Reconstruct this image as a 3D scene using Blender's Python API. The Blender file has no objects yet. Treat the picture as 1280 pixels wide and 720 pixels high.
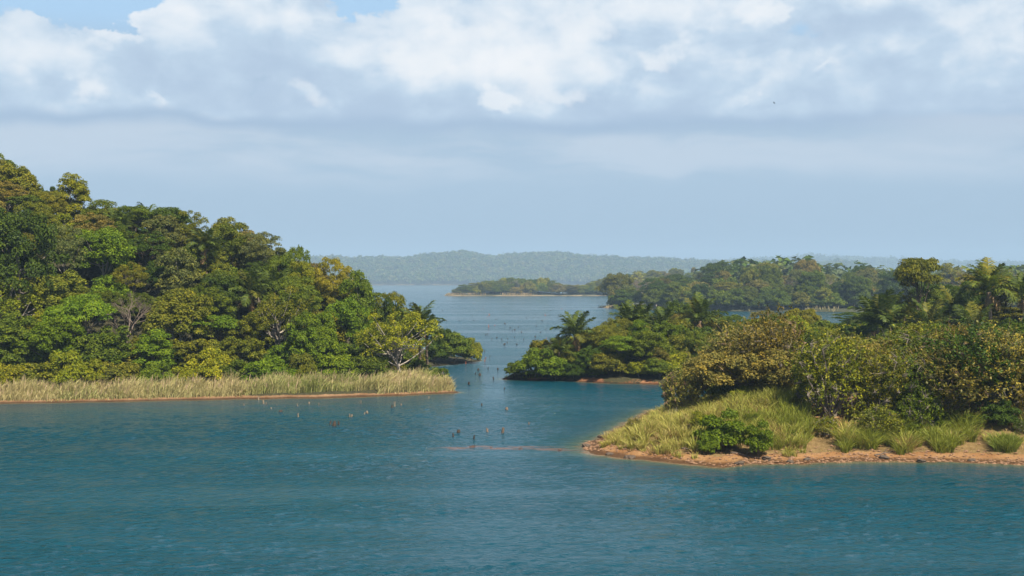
import bpy, math
import numpy as np
from mathutils import Vector, Matrix

sc = bpy.context.scene
col = sc.collection
R_ = math.radians
RNG = np.random.default_rng(7)

# ------------------------------------------------------------------ camera
CAM_H = 18.67
F = 1545.0          # focal length in photo pixels (1280 wide)
HZ = 351.0          # horizon row in the photo
cam_d = bpy.data.cameras.new('camera')
cam_d.sensor_width = 36.0
cam_d.lens = 36.0 * F / 1280.0
cam_d.clip_start = 0.5
cam_d.clip_end = 30000.0
cam = bpy.data.objects.new('camera', cam_d)
cam.location = (0, 0, CAM_H)
cam.rotation_euler = (R_(90) - math.atan((360 - HZ) / F), 0, 0)
col.objects.link(cam)
sc.camera = cam

# ------------------------------------------------------------------ sun / sky / exposure
SUN_EL, SUN_AZ = 52.0, 146.0      # azimuth clockwise from +Y (camera looks along +Y)
sun_d = bpy.data.lights.new('sun', 'SUN')
sun_d.energy = 5.0
sun_d.angle = R_(0.5)
sun_d.color = (1.0, 0.93, 0.80)
sun = bpy.data.objects.new('sun', sun_d)
sdir = Vector((math.sin(R_(SUN_AZ)) * math.cos(R_(SUN_EL)), math.cos(R_(SUN_AZ)) * math.cos(R_(SUN_EL)), math.sin(R_(SUN_EL))))
sun.rotation_euler = sdir.to_track_quat('Z', 'Y').to_euler()
col.objects.link(sun)

sc.view_settings.view_transform = 'Standard'
sc.view_settings.look = 'None'
sc.view_settings.exposure = 0.9
sc.view_settings.gamma = 1.0
sc.view_settings.use_curve_mapping = False
sc.cycles.max_bounces = 6
sc.cycles.diffuse_bounces = 1
sc.cycles.glossy_bounces = 2
sc.cycles.transmission_bounces = 3
sc.cycles.volume_bounces = 0
sc.cycles.use_denoising = True
sc.cycles.sample_clamp_indirect = 6.0

HAZE_DENSITY = 0.000138
HAZE_COLOR = (0.53, 0.75, 0.98)


class NT:
    """small helper round a node tree"""
    def __init__(s, tree):
        s.t = tree
    def n(s, typ, **kw):
        nd = s.t.nodes.new(typ)
        for k, v in kw.items():
            setattr(nd, k, v)
        return nd
    def link(s, a, b):
        s.t.links.new(a, b)
    def put(s, sock, v):
        if isinstance(v, bpy.types.NodeSocket):
            s.t.links.new(v, sock)
        elif v is not None:
            if hasattr(sock.default_value, '__len__') and len(sock.default_value) == 4 and len(v) == 3:
                v = (*v, 1.0)
            sock.default_value = v
    def math(s, op, a, b=None, c=None, clamp=False):
        nd = s.n('ShaderNodeMath', operation=op, use_clamp=clamp)
        s.put(nd.inputs[0], a)
        if b is not None: s.put(nd.inputs[1], b)
        if c is not None: s.put(nd.inputs[2], c)
        return nd.outputs[0]
    def sstep(s, x, lo, hi, a=0.0, b=1.0):
        nd = s.n('ShaderNodeMapRange', interpolation_type='SMOOTHSTEP')
        s.put(nd.inputs[0], x); s.put(nd.inputs[1], lo); s.put(nd.inputs[2], hi)
        nd.inputs[3].default_value = a; nd.inputs[4].default_value = b
        return nd.outputs[0]
    def mix(s, f, a, b, blend='MIX'):
        nd = s.n('ShaderNodeMix', data_type='RGBA', blend_type=blend, clamp_factor=True)
        s.put(nd.inputs[0], f); s.put(nd.inputs[6], a); s.put(nd.inputs[7], b)
        return nd.outputs[2]
    def xyz(s, x, y, z):
        nd = s.n('ShaderNodeCombineXYZ')
        s.put(nd.inputs[0], x); s.put(nd.inputs[1], y); s.put(nd.inputs[2], z)
        return nd.outputs[0]
    def noise(s, vec, scale, detail=4, rough=0.5, dist=0.0, dims='3D'):
        nd = s.n('ShaderNodeTexNoise', noise_dimensions=dims)
        if vec is not None: s.link(vec, nd.inputs['Vector'])
        nd.inputs['Scale'].default_value = scale
        nd.inputs['Detail'].default_value = detail
        nd.inputs['Roughness'].default_value = rough
        nd.inputs['Distortion'].default_value = dist
        return nd.outputs[0]
    def vmath(s, op, a, b):
        nd = s.n('ShaderNodeVectorMath', operation=op)
        s.put(nd.inputs[0], a); s.put(nd.inputs[1], b)
        return nd.outputs[0]
    def attr(s, name):
        return s.n('ShaderNodeAttribute', attribute_name=name)


def build_world():
    w = bpy.data.worlds.new('World')
    sc.world = w
    w.use_nodes = True
    t = w.node_tree
    t.nodes.clear()
    k = NT(t)
    out = k.n('ShaderNodeOutputWorld')
    bg = k.n('ShaderNodeBackground')
    S = 0.052
    bg.inputs[1].default_value = S
    k.link(bg.outputs[0], out.inputs[0])
    sky = k.n('ShaderNodeTexSky', sky_type='NISHITA')
    sky.sun_disc = False
    sky.sun_elevation = R_(SUN_EL)
    sky.sun_rotation = R_(SUN_AZ)
    sky.air_density = 1.0; sky.dust_density = 0.6; sky.ozone_density = 1.5
    tc = k.n('ShaderNodeTexCoord')
    sep = k.n('ShaderNodeSeparateXYZ')
    k.link(tc.outputs['Generated'], sep.inputs[0])
    x, y, z = sep.outputs
    az = k.math('ARCTAN2', x, y)
    el = k.math('ADD', k.math('ARCSINE', z), -0.007)
    def c(r, g, b): return (r * 0.545 / S, g * 0.545 / S, b * 0.545 / S)
    # bird's-eye drift of the coordinates so edges are not straight
    q0 = k.xyz(az, el, 0.0)
    wob = k.noise(q0, 9.0, 3, 0.5)
    elw = k.math('ADD', el, k.math('MULTIPLY', k.math('SUBTRACT', wob, 0.5), 0.034))
    # pale veil over the low sky
    veil = k.mix(k.sstep(el, 0.0, 0.085), c(0.285, 0.40, 0.545), c(0.405, 0.535, 0.685))
    base = k.mix(k.sstep(el, 0.10, 0.40, 0.93, 0.15), sky.outputs[0], veil)
    base = k.mix(k.math('MULTIPLY', k.sstep(el, 0.16, 0.20), k.sstep(el, 0.5, 0.3)), base, k.mix(0.8, base, c(0.44, 0.68, 0.95)))
    clear = k.sstep(k.math('ABSOLUTE', az), 0.75, 1.5, 1.0, 0.0)      # cloud and veil thinned out of view behind the camera, to cut fill light
    base = k.mix(k.math('MAXIMUM', clear, k.sstep(el, 0.22, 0.06)), sky.outputs[0], base)
    # low stratus bands
    qs = k.xyz(k.math('MULTIPLY', az, 1.6), k.math('MULTIPLY', elw, 9.0), 3.7)
    ns = k.noise(qs, 2.2, 5, 0.55, 0.3)
    band = k.math('MULTIPLY', k.sstep(elw, 0.062, 0.088), k.sstep(elw, 0.121, 0.108))
    sband = k.math('MULTIPLY', band, k.sstep(ns, 0.42, 0.58))
    base = k.mix(k.math('MULTIPLY', sband, 0.68), base, c(0.63, 0.70, 0.795))
    dk = k.math('MULTIPLY', k.sstep(elw, 0.106, 0.120), k.sstep(elw, 0.146, 0.126))
    base = k.mix(k.math('MULTIPLY', k.math('MULTIPLY', dk, clear), 0.75), base, c(0.375, 0.49, 0.665))
    # a brighter low bank on the far side of the lake
    rb = k.math('MULTIPLY', k.sstep(az, 0.24, 0.36), k.math('MULTIPLY', k.sstep(elw, 0.088, 0.108), k.sstep(elw, 0.124, 0.116)))
    base = k.mix(k.math('MULTIPLY', rb, 0.6), base, c(0.60, 0.67, 0.77))
    # cumulus
    def dens(off):
        a2 = k.math('ADD', az, off[0]); e2 = k.math('ADD', el, off[1])
        q = k.xyz(k.math('MULTIPLY', a2, 9.0), k.math('MULTIPLY', e2, 14.0), 11.3)
        n1 = k.noise(q, 1.1, 8, 0.5, 0.25)
        vo = k.n('ShaderNodeTexVoronoi', feature='SMOOTH_F1', voronoi_dimensions='2D')
        wv = k.n('ShaderNodeTexNoise'); k.link(q, wv.inputs['Vector']); wv.inputs['Scale'].default_value = 3.0; wv.inputs['Detail'].default_value = 4
        q2 = k.vmath('ADD', q, k.vmath('MULTIPLY', k.vmath('SUBTRACT', wv.outputs[1], (0.5, 0.5, 0.5)), (0.5, 0.5, 0.0)))
        k.link(q2, vo.inputs['Vector'])
        vo.normalize = True
        vo.inputs['Scale'].default_value = 2.2
        vo.inputs['Detail'].default_value = 2.5
        vo.inputs['Roughness'].default_value = 0.5
        vo.inputs['Smoothness'].default_value = 0.35
        bil = k.math('SUBTRACT', 1.0, vo.outputs['Distance'])
        return k.math('ADD', k.math('MULTIPLY', n1, 0.72), k.math('MULTIPLY', bil, 0.28))
    d0 = dens((0.0, 0.0))
    d1 = dens((0.016, 0.020))
    wn = k.n('ShaderNodeTexNoise'); k.link(k.xyz(az, k.math('MULTIPLY', el, 1.4), 9.0), wn.inputs['Vector']); wn.inputs['Scale'].default_value = 17.0; wn.inputs['Detail'].default_value = 7; wn.inputs['Roughness'].default_value = 0.58
    wsep = k.n('ShaderNodeSeparateXYZ'); k.link(wn.outputs[1], wsep.inputs[0])
    azw = k.math('ADD', az, k.math('MULTIPLY', k.math('SUBTRACT', wsep.outputs[0], 0.5), 0.105))
    elb = k.math('ADD', el, k.math('MULTIPLY', k.math('SUBTRACT', wsep.outputs[1], 0.5), 0.070))
    def blob(px, py, rx, ry):
        a0 = math.atan((px - 640) / F); e0 = math.atan((351 - py) / F * math.cos(a0)) - 0.007
        dx = k.math('DIVIDE', k.math('SUBTRACT', azw, a0), rx / F)
        dy = k.math('DIVIDE', k.math('SUBTRACT', elb, e0), ry / F)
        r2 = k.math('ADD', k.math('MULTIPLY', dx, dx), k.math('MULTIPLY', dy, dy))
        return k.math('POWER', 2.718, k.math('MULTIPLY', r2, -1.0))
    def total(lst):
        acc = None
        for b, wgt in lst:
            v = k.math('MULTIPLY', blob(*b), wgt)
            acc = v if acc is None else k.math('ADD', acc, v)
        return acc
    holes = total([((150, -4, 110, 36), 0.40), ((455, -4, 40, 26), 0.38), ((60, 6, 70, 26), 0.22), ((-40, -10, 120, 40), 0.2)])
    white = total([((320, 45, 190, 45), 0.04), ((560, 50, 130, 60), 0.30), ((690, 85, 70, 45), 0.48), ((120, 112, 42, 26), 0.26), ((205, 128, 14, 14), 0.22),
                   ((395, 122, 48, 24), 0.42), ((626, 129, 27, 14), 0.60), ((815, 85, 60, 34), 0.34), ((960, 20, 80, 44), 0.36), ((1040, 92, 40, 14), 0.24),
                   ((925, 115, 24, 16), 0.16), ((10, 75, 50, 50), 0.26), ((1200, 20, 150, 45), 0.28), ((545, 75, 40, 22), 0.24), ((700, 5, 110, 40), 0.25)])
    grey = total([((1130, 105, 220, 60), 0.24), ((930, 95, 140, 45), 0.16), ((330, 80, 190, 45), 0.22), ((60, 60, 90, 40), 0.10), ((450, 118, 300, 14), 0.10)])
    fine = k.math('MULTIPLY', k.math('SUBTRACT', k.noise(k.xyz(az, k.math('MULTIPLY', el, 1.3), 5.0), 26.0, 6, 0.6), 0.5), 0.7)
    d = k.math('SUBTRACT', k.math('ADD', k.math('ADD', fine, k.math('MULTIPLY_ADD', d0, 2.2, -0.66)), k.sstep(el, 0.24, 0.5, 0.36, 0.0)), k.math('MULTIPLY', holes, 2.3))
    thr = k.sstep(el, 0.24, 0.55, 0.44, 0.95)
    cover = k.sstep(d, thr, k.math('ADD', thr, 0.14))
    basem = k.sstep(elw, 0.116, 0.128)
    cover = k.math('MULTIPLY', k.math('MULTIPLY', cover, basem), k.math('MULTIPLY_ADD', clear, 0.75, 0.25))
    # relief of the billows, as the sun reaches them
    rel = k.math('MULTIPLY', k.math('SUBTRACT', d0, d1), 2.4)
    qh = k.xyz(k.math('MULTIPLY', az, 20.0), k.math('MULTIPLY', el, 30.0), 2.0); qh2 = k.xyz(k.math('MULTIPLY_ADD', az, 20.0, 0.22), k.math('MULTIPLY_ADD', el, 30.0, 0.42), 2.0)
    rel = k.math('ADD', rel, k.math('MULTIPLY', k.math('SUBTRACT', k.noise(qh, 1.0, 6, 0.55, 0.4), k.noise(qh2, 1.0, 6, 0.55, 0.4)), 1.3))
    lit = k.math('ADD', k.math('MULTIPLY', k.math('SUBTRACT', d0, 0.55), 2.2), rel)
    lit = k.math('ADD', lit, k.sstep(elw, 0.120, 0.175, -0.14, 0.22))
    lit = k.math('SUBTRACT', k.math('ADD', lit, k.math('MULTIPLY', white, 0.85)), grey)
    shade = k.sstep(lit, -0.75, 1.45)
    ramp = k.n('ShaderNodeValToRGB')
    k.link(shade, ramp.inputs[0])
    cr = ramp.color_ramp
    cr.elements[0].position = 0.0; cr.elements[0].color = (*[v / 10 for v in c(0.46, 0.575, 0.735)], 1)
    cr.elements[1].position = 1.0; cr.elements[1].color = (*[v / 10 for v in c(0.97, 0.97, 0.98)], 1)
    for p, q in ((0.3, (0.56, 0.685, 0.825)), (0.58, (0.735, 0.815, 0.90)), (0.82, (0.86, 0.90, 0.945))):
        e = cr.elements.new(p); e.color = (*[v / 10 for v in c(*q)], 1)
    cl = k.vmath('SCALE', ramp.outputs[0], None) if False else k.vmath('MULTIPLY', ramp.outputs[0], (10, 10, 10))
    puffs = total([((540, 74, 34, 20), 0.9), ((665, 84, 36, 22), 1.0), ((120, 112, 30, 22), 0.85), ((205, 129, 11, 12), 0.75), ((392, 122, 44, 20), 0.6), ((626, 130, 23, 12), 1.1), ((820, 84, 36, 15), 0.8), ((960, 8, 34, 26), 1.0),
                   ((1030, 91, 28, 9), 0.7), ((925, 117, 14, 10), 0.6), ((700, 118, 50, 18), 0.75), ((480, 60, 34, 30), 0.7), ((160, 35, 60, 16), 0.7), ((590, 35, 60, 26), 0.8), ((720, 30, 50, 30), 0.75), ((850, 60, 26, 16), 0.6), ((1180, 40, 60, 24), 0.55)])
    pm = k.sstep(k.math('ADD', puffs, k.math('MULTIPLY', fine, 1.1)), 0.34, 0.85)
    cl = k.mix(k.math('MULTIPLY', pm, 0.62), cl, c(0.97, 0.97, 0.975))
    skyc = k.mix(cover, base, cl)
    k.link(skyc, bg.inputs[0])
    try:
        w.cycles.sampling_method = 'MANUAL'; w.cycles.sample_map_resolution = 512
    except Exception:
        pass

build_world()

# ------------------------------------------------------------------ helpers: maths
def W(px, py):
    """point of the water level seen at a photo pixel"""
    d = F * CAM_H / (py - HZ)
    return ((px - 640) / F * d, d)

def at(px, d):
    return ((px - 640) / F * d, d)

def zpix(py, d):
    return CAM_H - (py - HZ) / F * d

def fbm(x, y, s=1.0, seed=0):
    r = np.random.default_rng(1000 + seed)
    v = np.zeros_like(np.asarray(x, float))
    amp, tot = 1.0, 0.0
    f = 1.0 / s
    for o in range(5):
        for j in range(3):
            a = r.uniform(0, 2 * np.pi); ph = r.uniform(0, 6.28, 2)
            ca, sa = math.cos(a), math.sin(a)
            v = v + amp * np.sin((x * ca + y * sa) * f * 6.28 + ph[0] + 1.3 * np.sin((y * ca - x * sa) * f * 4.1 + ph[1]))
        tot += 3 * amp
        amp *= 0.55; f *= 1.93
    return v / tot * 1.8

def sd_poly(x, y, poly):
    x = np.asarray(x, float); y = np.asarray(y, float)
    best = np.full(x.shape, 1e18); ins = np.zeros(x.shape, bool)
    n = len(poly)
    for i in range(n):
        ax, ay = poly[i]; bx, by = poly[(i + 1) % n]
        ex, ey = bx - ax, by - ay
        t = np.clip(((x - ax) * ex + (y - ay) * ey) / (ex * ex + ey * ey + 1e-12), 0, 1)
        d2 = (x - ax - t * ex) ** 2 + (y - ay - t * ey) ** 2
        best = np.minimum(best, d2)
        c = ((ay > y) != (by > y)) & (x < (bx - ax) * (y - ay) / ((by - ay) if by != ay else 1e-12) + ax)
        ins ^= c
    d = np.sqrt(best)
    return np.where(ins, d, -d)

def ss(x, a, b):
    t = np.clip((np.asarray(x, float) - a) / (b - a), 0, 1)
    return t * t * (3 - 2 * t)

class Land:
    def __init__(s, poly, hf, jit, js, seed, k=1.0):
        s.poly = np.array(poly, float) * k; s.jit = jit * k; s.js = js * k; s.seed = seed; s.k = k
        s.hf = hf if k == 1.0 else (lambda x, y, t: hf(x / k, y / k, t / k) * k)
    def inland(s, x, y):
        t = sd_poly(x, y, s.poly)
        return t + s.jit * fbm(x, y, s.js, s.seed)
    def h(s, x, y):
        x = np.asarray(x, float); y = np.asarray(y, float)
        t = s.inland(x, y)
        return np.where(t > 0, s.hf(x, y, np.maximum(t, 0)), np.maximum(t * 0.30, -2.5))
    def h1(s, x, y):
        return float(s.h(np.array([x]), np.array([y]))[0])

# ------------------------------------------------------------------ the land masses
K4S, K5S, K6S, K7S = 1.21, 1.474, 2.70, 2.25     # how much farther and larger the far lands stand than they were first sketched
L1 = Land([(-190, 178), W(-120, 508), W(0, 505), W(120, 503), W(260, 500), W(400, 498), W(500, 495), W(579, 491),
           (-12.5, 214), (-19, 226), (-22, 248), (-19, 266), W(592, 453), (-6.5, 290), (-16, 292), (-40, 300), (-70, 330), (-190, 330)],
          lambda x, y, t: 0.75 * ss(t, 0, 3.0) + 0.5 * ss(t, 3, 9) + ss(y - np.interp(x, [-190, -77, -40, -9], [178, 187, 196.5, 206]), 8, 56) * ss(t, 2, 13) * np.interp(x, [-140, -105, -85, -70, -55, -40, -28, -20, -14], [32, 31, 25.5, 21.5, 17.5, 11.5, 5.5, 2.2, 0.8]) + 0.12 * fbm(x, y, 6, 3) * ss(t, 0, 3),
          0.55, 9, 1)
RF = [W(725, 562), W(742, 568), W(775, 573), W(820, 577), W(870, 582), W(905, 584.5), W(940, 580), W(1000, 580.5), W(1060, 577), W(1130, 577.5), W(1200, 578), W(1280, 581), W(1400, 586)]
L2 = Land(RF + [(105, 140), (115, 195), (70, 198), (48, 192), (36, 182), (28, 176), W(815, 512), W(790, 525), W(762, 541), W(735, 553)],
          lambda x, y, t: 0.55 * ss(t, 0, 4.0) + 0.35 * ss(t, 3, 7) + np.interp(x, [10, 18, 30, 60, 100], [2.6, 3.4, 3.6, 5.0, 6.0]) * ss(t, 4.5, 20) + (0.10 * fbm(x, y, 3, 5) + 0.05 * fbm(x, y, 0.9, 6)) * ss(t, 0, 2.5),
          0.45, 5, 2)
L3 = Land([W(627, 474.5), W(655, 475.5), W(690, 475), W(720, 477), W(760, 479.5), W(800, 480), W(840, 481.5), W(900, 480), W(960, 476), (70, 226), (95, 214), (125, 204), (190, 200),
           (190, 330), (110, 325), (60, 300), (25, 286), (10, 264), (1, 244)],
          lambda x, y, t: 0.9 * ss(t, 0, 1.8) + 0.6 * ss(t, 2, 7) + np.interp(x, [0, 20, 45, 70, 100, 150], [0.5, 2.2, 3.2, 5.5, 8.0, 9.0]) * ss(t, 4, 32) + 0.12 * fbm(x, y, 5, 8) * ss(t, 0, 3),
          0.45, 7, 3)
L4 = Land([(49, 716), (54, 694), (66, 655), (86, 632), (130, 618), (166, 606), (204, 606), (330, 600), (420, 640), (420, 1000), (150, 960), (92, 880), (64, 780)],
          lambda x, y, t: 1.5 * ss(t, 0, 5) + ss(t, 4, 95) * np.interp(x, [50, 75, 121, 165, 200, 222, 300, 400], [1, 4.5, 8.5, 7.5, 4.5, 1.5, 2, 3]),
          2.0, 40, 4, K4S)
L5 = Land([(-58, 1040), (-50, 1022), (-20, 1026), (10, 1024), (40, 1030), (58, 1026), (80, 1034), (110, 1024), (180, 1010), (260, 1040), (260, 1180), (60, 1190), (30, 1110), (-10, 1130), (-45, 1090)],
          lambda x, y, t: 1.2 * ss(t, 0, 5) + ss(t, 4, 45) * np.interp(x, [-58, -30, 0, 30, 46, 70, 110, 150, 260], [0.5, 1.5, 5, 1.5, 0.2, 4, 9, 13, 14]),
          2.0, 40, 5, K5S)
L6 = Land([(-900, 2100), (-500, 1960), (-330, 1935), (-150, 1925), (0, 1940), (120, 1930), (260, 1950), (500, 1990), (900, 2100), (900, 2750), (-900, 2750)],
          lambda x, y, t: 2 * ss(t, 0, 15) + ss(t, 10, 260) * (np.interp(x, [-700, -450, -300, -190, -95, -40, 20, 80, 150, 230, 330, 600], [40, 34, 33, 33, 44, 36, 40, 41, 35, 32, 28, 28]) + 5 * fbm(x, y, 160, 11)),
          6.0, 120, 6, K6S)
L7 = Land([(-1800, 3750), (-600, 3650), (300, 3700), (1200, 3650), (2400, 3800), (2400, 4600), (-1800, 4600)],
          lambda x, y, t: 2 * ss(t, 0, 30) + ss(t, 10, 330) * (np.interp(x, [-1800, -500, 300, 600, 950, 1150, 1400, 2400], [34, 34, 34, 36, 58, 54, 40, 36]) + 6 * fbm(x, y, 300, 12)),
          10.0, 200, 7, K7S)

# ------------------------------------------------------------------ materials
def new_mat(name):
    m = bpy.data.materials.new(name)
    m.use_nodes = True
    t = m.node_tree
    t.nodes.clear()
    k = NT(t)
    out = k.n('ShaderNodeOutputMaterial')
    return m, k, out

def principled(k, out, color, rough, spec=0.3, normal=None):
    b = k.n('ShaderNodeBsdfPrincipled')
    k.put(b.inputs['Base Color'], color)
    k.put(b.inputs['Roughness'], rough)
    k.put(b.inputs['Specular IOR Level'], spec)
    if normal is not None: k.link(normal, b.inputs['Normal'])
    k.link(b.outputs[0], out.inputs[0])
    return b

def mat_leaf(name='leaf', transl=0.26, spec=0.14, rough=0.5):
    m, k, out = new_mat(name)
    oi = k.n('ShaderNodeObjectInfo')
    tint = k.attr('tint').outputs['Fac']
    base = oi.outputs['Color']
    warm = k.mix(1.0, base, (1.85, 1.58, 0.95), 'MULTIPLY')
    deep = k.mix(1.0, base, (0.44, 0.56, 0.50), 'MULTIPLY')
    c = k.mix(k.sstep(tint, 0.0, 0.55), deep, base)
    c = k.mix(k.sstep(tint, 0.55, 1.0), c, warm)
    b = k.n('ShaderNodeBsdfPrincipled')
    k.link(c, b.inputs['Base Color'])
    b.inputs['Roughness'].default_value = rough
    b.inputs['Specular IOR Level'].default_value = spec
    tr = k.n('ShaderNodeBsdfTranslucent')
    k.link(k.mix(1.0, c, (1.15, 1.25, 0.6), 'MULTIPLY'), tr.inputs[0])
    mx = k.n('ShaderNodeMixShader')
    mx.inputs[0].default_value = transl
    k.link(b.outputs[0], mx.inputs[1]); k.link(tr.outputs[0], mx.inputs[2])
    k.link(mx.outputs[0], out.inputs[0])
    return m

def mat_bark():
    m, k, out = new_mat('bark')
    oi = k.n('ShaderNodeObjectInfo')
    tc = k.n('ShaderNodeTexCoord')
    mp = k.n('ShaderNodeMapping'); k.link(tc.outputs['Object'], mp.inputs[0]); mp.inputs['Scale'].default_value = (3, 3, 0.8)
    n = k.noise(mp.outputs[0], 2.0, 6, 0.65)
    c = k.mix(n, k.mix(1.0, oi.outputs['Color'], (0.45, 0.42, 0.4), 'MULTIPLY'), k.mix(1.0, oi.outputs['Color'], (1.35, 1.3, 1.25), 'MULTIPLY'))
    bp = k.n('ShaderNodeBump'); bp.inputs['Strength'].default_value = 0.5; bp.inputs['Distance'].default_value = 0.05
    k.link(n, bp.inputs['Height'])
    principled(k, out, c, 0.85, 0.2, bp.outputs[0])
    return m

def mat_blade():
    m, k, out = new_mat('grass_blade')
    c = k.attr('gcol').outputs['Color']
    b = k.n('ShaderNodeBsdfPrincipled')
    k.link(c, b.inputs['Base Color']); b.inputs['Roughness'].default_value = 0.55; b.inputs['Specular IOR Level'].default_value = 0.25
    tr = k.n('ShaderNodeBsdfTranslucent'); k.link(c, tr.inputs[0])
    mx = k.n('ShaderNodeMixShader'); mx.inputs[0].default_value = 0.35
    k.link(b.outputs[0], mx.inputs[1]); k.link(tr.outputs[0], mx.inputs[2]); k.link(mx.outputs[0], out.inputs[0])
    return m

def mat_terrain(name, soil, soil2, litter, litter2, bank=0.9):
    m, k, out = new_mat(name)
    tc = k.n('ShaderNodeTexCoord')
    P = tc.outputs['Object']
    z = k.n('ShaderNodeSeparateXYZ'); k.link(P, z.inputs[0])
    n1 = k.noise(P, 0.35, 6, 0.6)
    n2 = k.noise(P, 2.3, 6, 0.65)
    n3 = k.noise(P, 9.0, 4, 0.6)
    bare = k.attr('bare').outputs['Fac']
    s = k.mix(k.sstep(n1, 0.35, 0.68), soil, soil2)
    s = k.mix(k.sstep(n2, 0.52, 0.72, 0, 0.55), s, (soil[0] * 0.45, soil[1] * 0.42, soil[2] * 0.42))
    s = k.mix(k.sstep(n3, 0.58, 0.75, 0, 0.5), s, (soil2[0] * 1.25, soil2[1] * 1.25, soil2[2] * 1.25))
    l = k.mix(k.sstep(n2, 0.35, 0.65), litter, litter2)
    f = k.math('ADD', bare, k.math('MULTIPLY', k.math('SUBTRACT', n2, 0.5), 0.7))
    c = k.mix(k.sstep(f, 0.35, 0.6), l, s)
    # wet strip at the water's edge
    zz = k.math('ADD', z.outputs[2], k.math('MULTIPLY', k.math('SUBTRACT', n2, 0.5), 0.22))
    wet = k.sstep(zz, 0.30, 0.10)
    c = k.mix(wet, c, k.mix(1.0, c, (0.32, 0.30, 0.28), 'MULTIPLY'))
    bp = k.n('ShaderNodeBump'); bp.inputs['Strength'].default_value = 0.8; bp.inputs['Distance'].default_value = 0.25
    k.link(k.math('ADD', n2, k.math('MULTIPLY', n3, 0.4)), bp.inputs['Height'])
    principled(k, out, c, 0.9, 0.2, bp.outputs[0])
    return m

def mat_water():
    m, k, out = new_mat('lake_water')
    tc = k.n('ShaderNodeTexCoord')
    P = tc.outputs['Object']
    def scaled(sx, sy, rot=0.0):
        mp = k.n('ShaderNodeMapping'); k.link(P, mp.inputs[0])
        mp.inputs['Scale'].default_value = (sx, sy, 1); mp.inputs['Rotation'].default_value = (0, 0, rot)
        return mp.outputs[0]
    patch = k.noise(scaled(0.012, 0.030, 0.15), 1.0, 4, 0.55, 0.6)
    slick = k.noise(scaled(0.0045, 0.035, 0.03), 1.0, 4, 0.6, 0.4)
    gust = k.sstep(patch, 0.36, 0.66, 0.68, 1.0)
    calm = k.sstep(slick, 0.47, 0.60, 1.0, 0.40)
    w1 = k.noise(scaled(0.16, 0.42, 0.12), 1.0, 3, 0.55)
    w2 = k.noise(scaled(0.75, 1.1, -0.15), 1.0, 4, 0.6, 0.3)
    w3 = k.noise(scaled(2.3, 3.0, 0.2), 1.0, 3, 0.6, 0.3)
    hgt = k.math('ADD', k.math('MULTIPLY', w1, 0.25), k.math('ADD', k.math('MULTIPLY', w2, 0.70), k.math('MULTIPLY', w3, 0.22)))
    st = k.math('MULTIPLY', k.math('MULTIPLY', gust, calm), k.math('MULTIPLY_ADD', k.attr('shelter').outputs['Fac'], -0.45, 1.0))
    bp = k.n('ShaderNodeBump'); bp.inputs['Distance'].default_value = 1.1
    k.link(hgt, bp.inputs['Height'])
    k.link(st, bp.inputs['Strength'])
    sh = k.attr('shallow').outputs['Fac']
    bar = k.attr('bar').outputs['Fac']
    nn = k.noise(scaled(0.35, 0.8), 1.0, 5, 0.6)
    deep = k.mix(k.sstep(patch, 0.3, 0.7), (0.001, 0.042, 0.063), (0.0015, 0.053, 0.078))
    shn = k.math('MULTIPLY', sh, k.sstep(nn, 0.2, 0.7, 0.65, 1.15))
    c = k.mix(k.sstep(shn, 0.0, 0.75), deep, (0.05, 0.085, 0.055))
    c = k.mix(k.sstep(shn, 0.55, 1.0), c, (0.17, 0.115, 0.06))
    barn = k.math('MULTIPLY', bar, k.sstep(nn, 0.36, 0.60, 0.05, 1.0))
    c = k.mix(k.sstep(barn, 0.2, 0.8, 0, 0.95), c, (0.12, 0.072, 0.055))
    b = principled(k, out, c, 0.12, 0.30, bp.outputs[0])
    b.inputs['IOR'].default_value = 1.33
    return m

M = {
    'leaf': mat_leaf(), 'bark': mat_bark(), 'blade': mat_blade(), 'water': mat_water(),
    'dry_leaf': mat_leaf('dry_leaf', 0.12, 0.15, 0.8),
    'hill_soil': mat_terrain('hill_soil', (0.17, 0.09, 0.042), (0.26, 0.155, 0.08), (0.035, 0.030, 0.016), (0.055, 0.052, 0.02)),
    'bank_soil': mat_terrain('bank_soil', (0.235, 0.112, 0.040), (0.31, 0.175, 0.075), (0.15, 0.095, 0.035), (0.22, 0.145, 0.058)),
    'red_soil': mat_terrain('red_soil', (0.15, 0.062, 0.028), (0.27, 0.135, 0.065), (0.035, 0.030, 0.016), (0.055, 0.052, 0.02)),
    'far_soil': mat_terrain('far_soil', (0.24, 0.18, 0.10), (0.30, 0.23, 0.13), (0.040, 0.045, 0.02), (0.06, 0.06, 0.03)),
}
def mat_rock():
    m, k, out = new_mat('shore_rock')
    tc = k.n('ShaderNodeTexCoord')
    n = k.noise(tc.outputs['Object'], 3.0, 6, 0.65)
    oi = k.n('ShaderNodeObjectInfo')
    c = k.mix(n, k.mix(1.0, oi.outputs['Color'], (0.4, 0.4, 0.4), 'MULTIPLY'), k.mix(1.0, oi.outputs['Color'], (1.4, 1.35, 1.3), 'MULTIPLY'))
    bp = k.n('ShaderNodeBump'); bp.inputs['Strength'].default_value = 0.7; bp.inputs['Distance'].default_value = 0.08
    k.link(n, bp.inputs['Height'])
    principled(k, out, c, 0.85, 0.25, bp.outputs[0])
    return m
M['rock'] = mat_rock()

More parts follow.
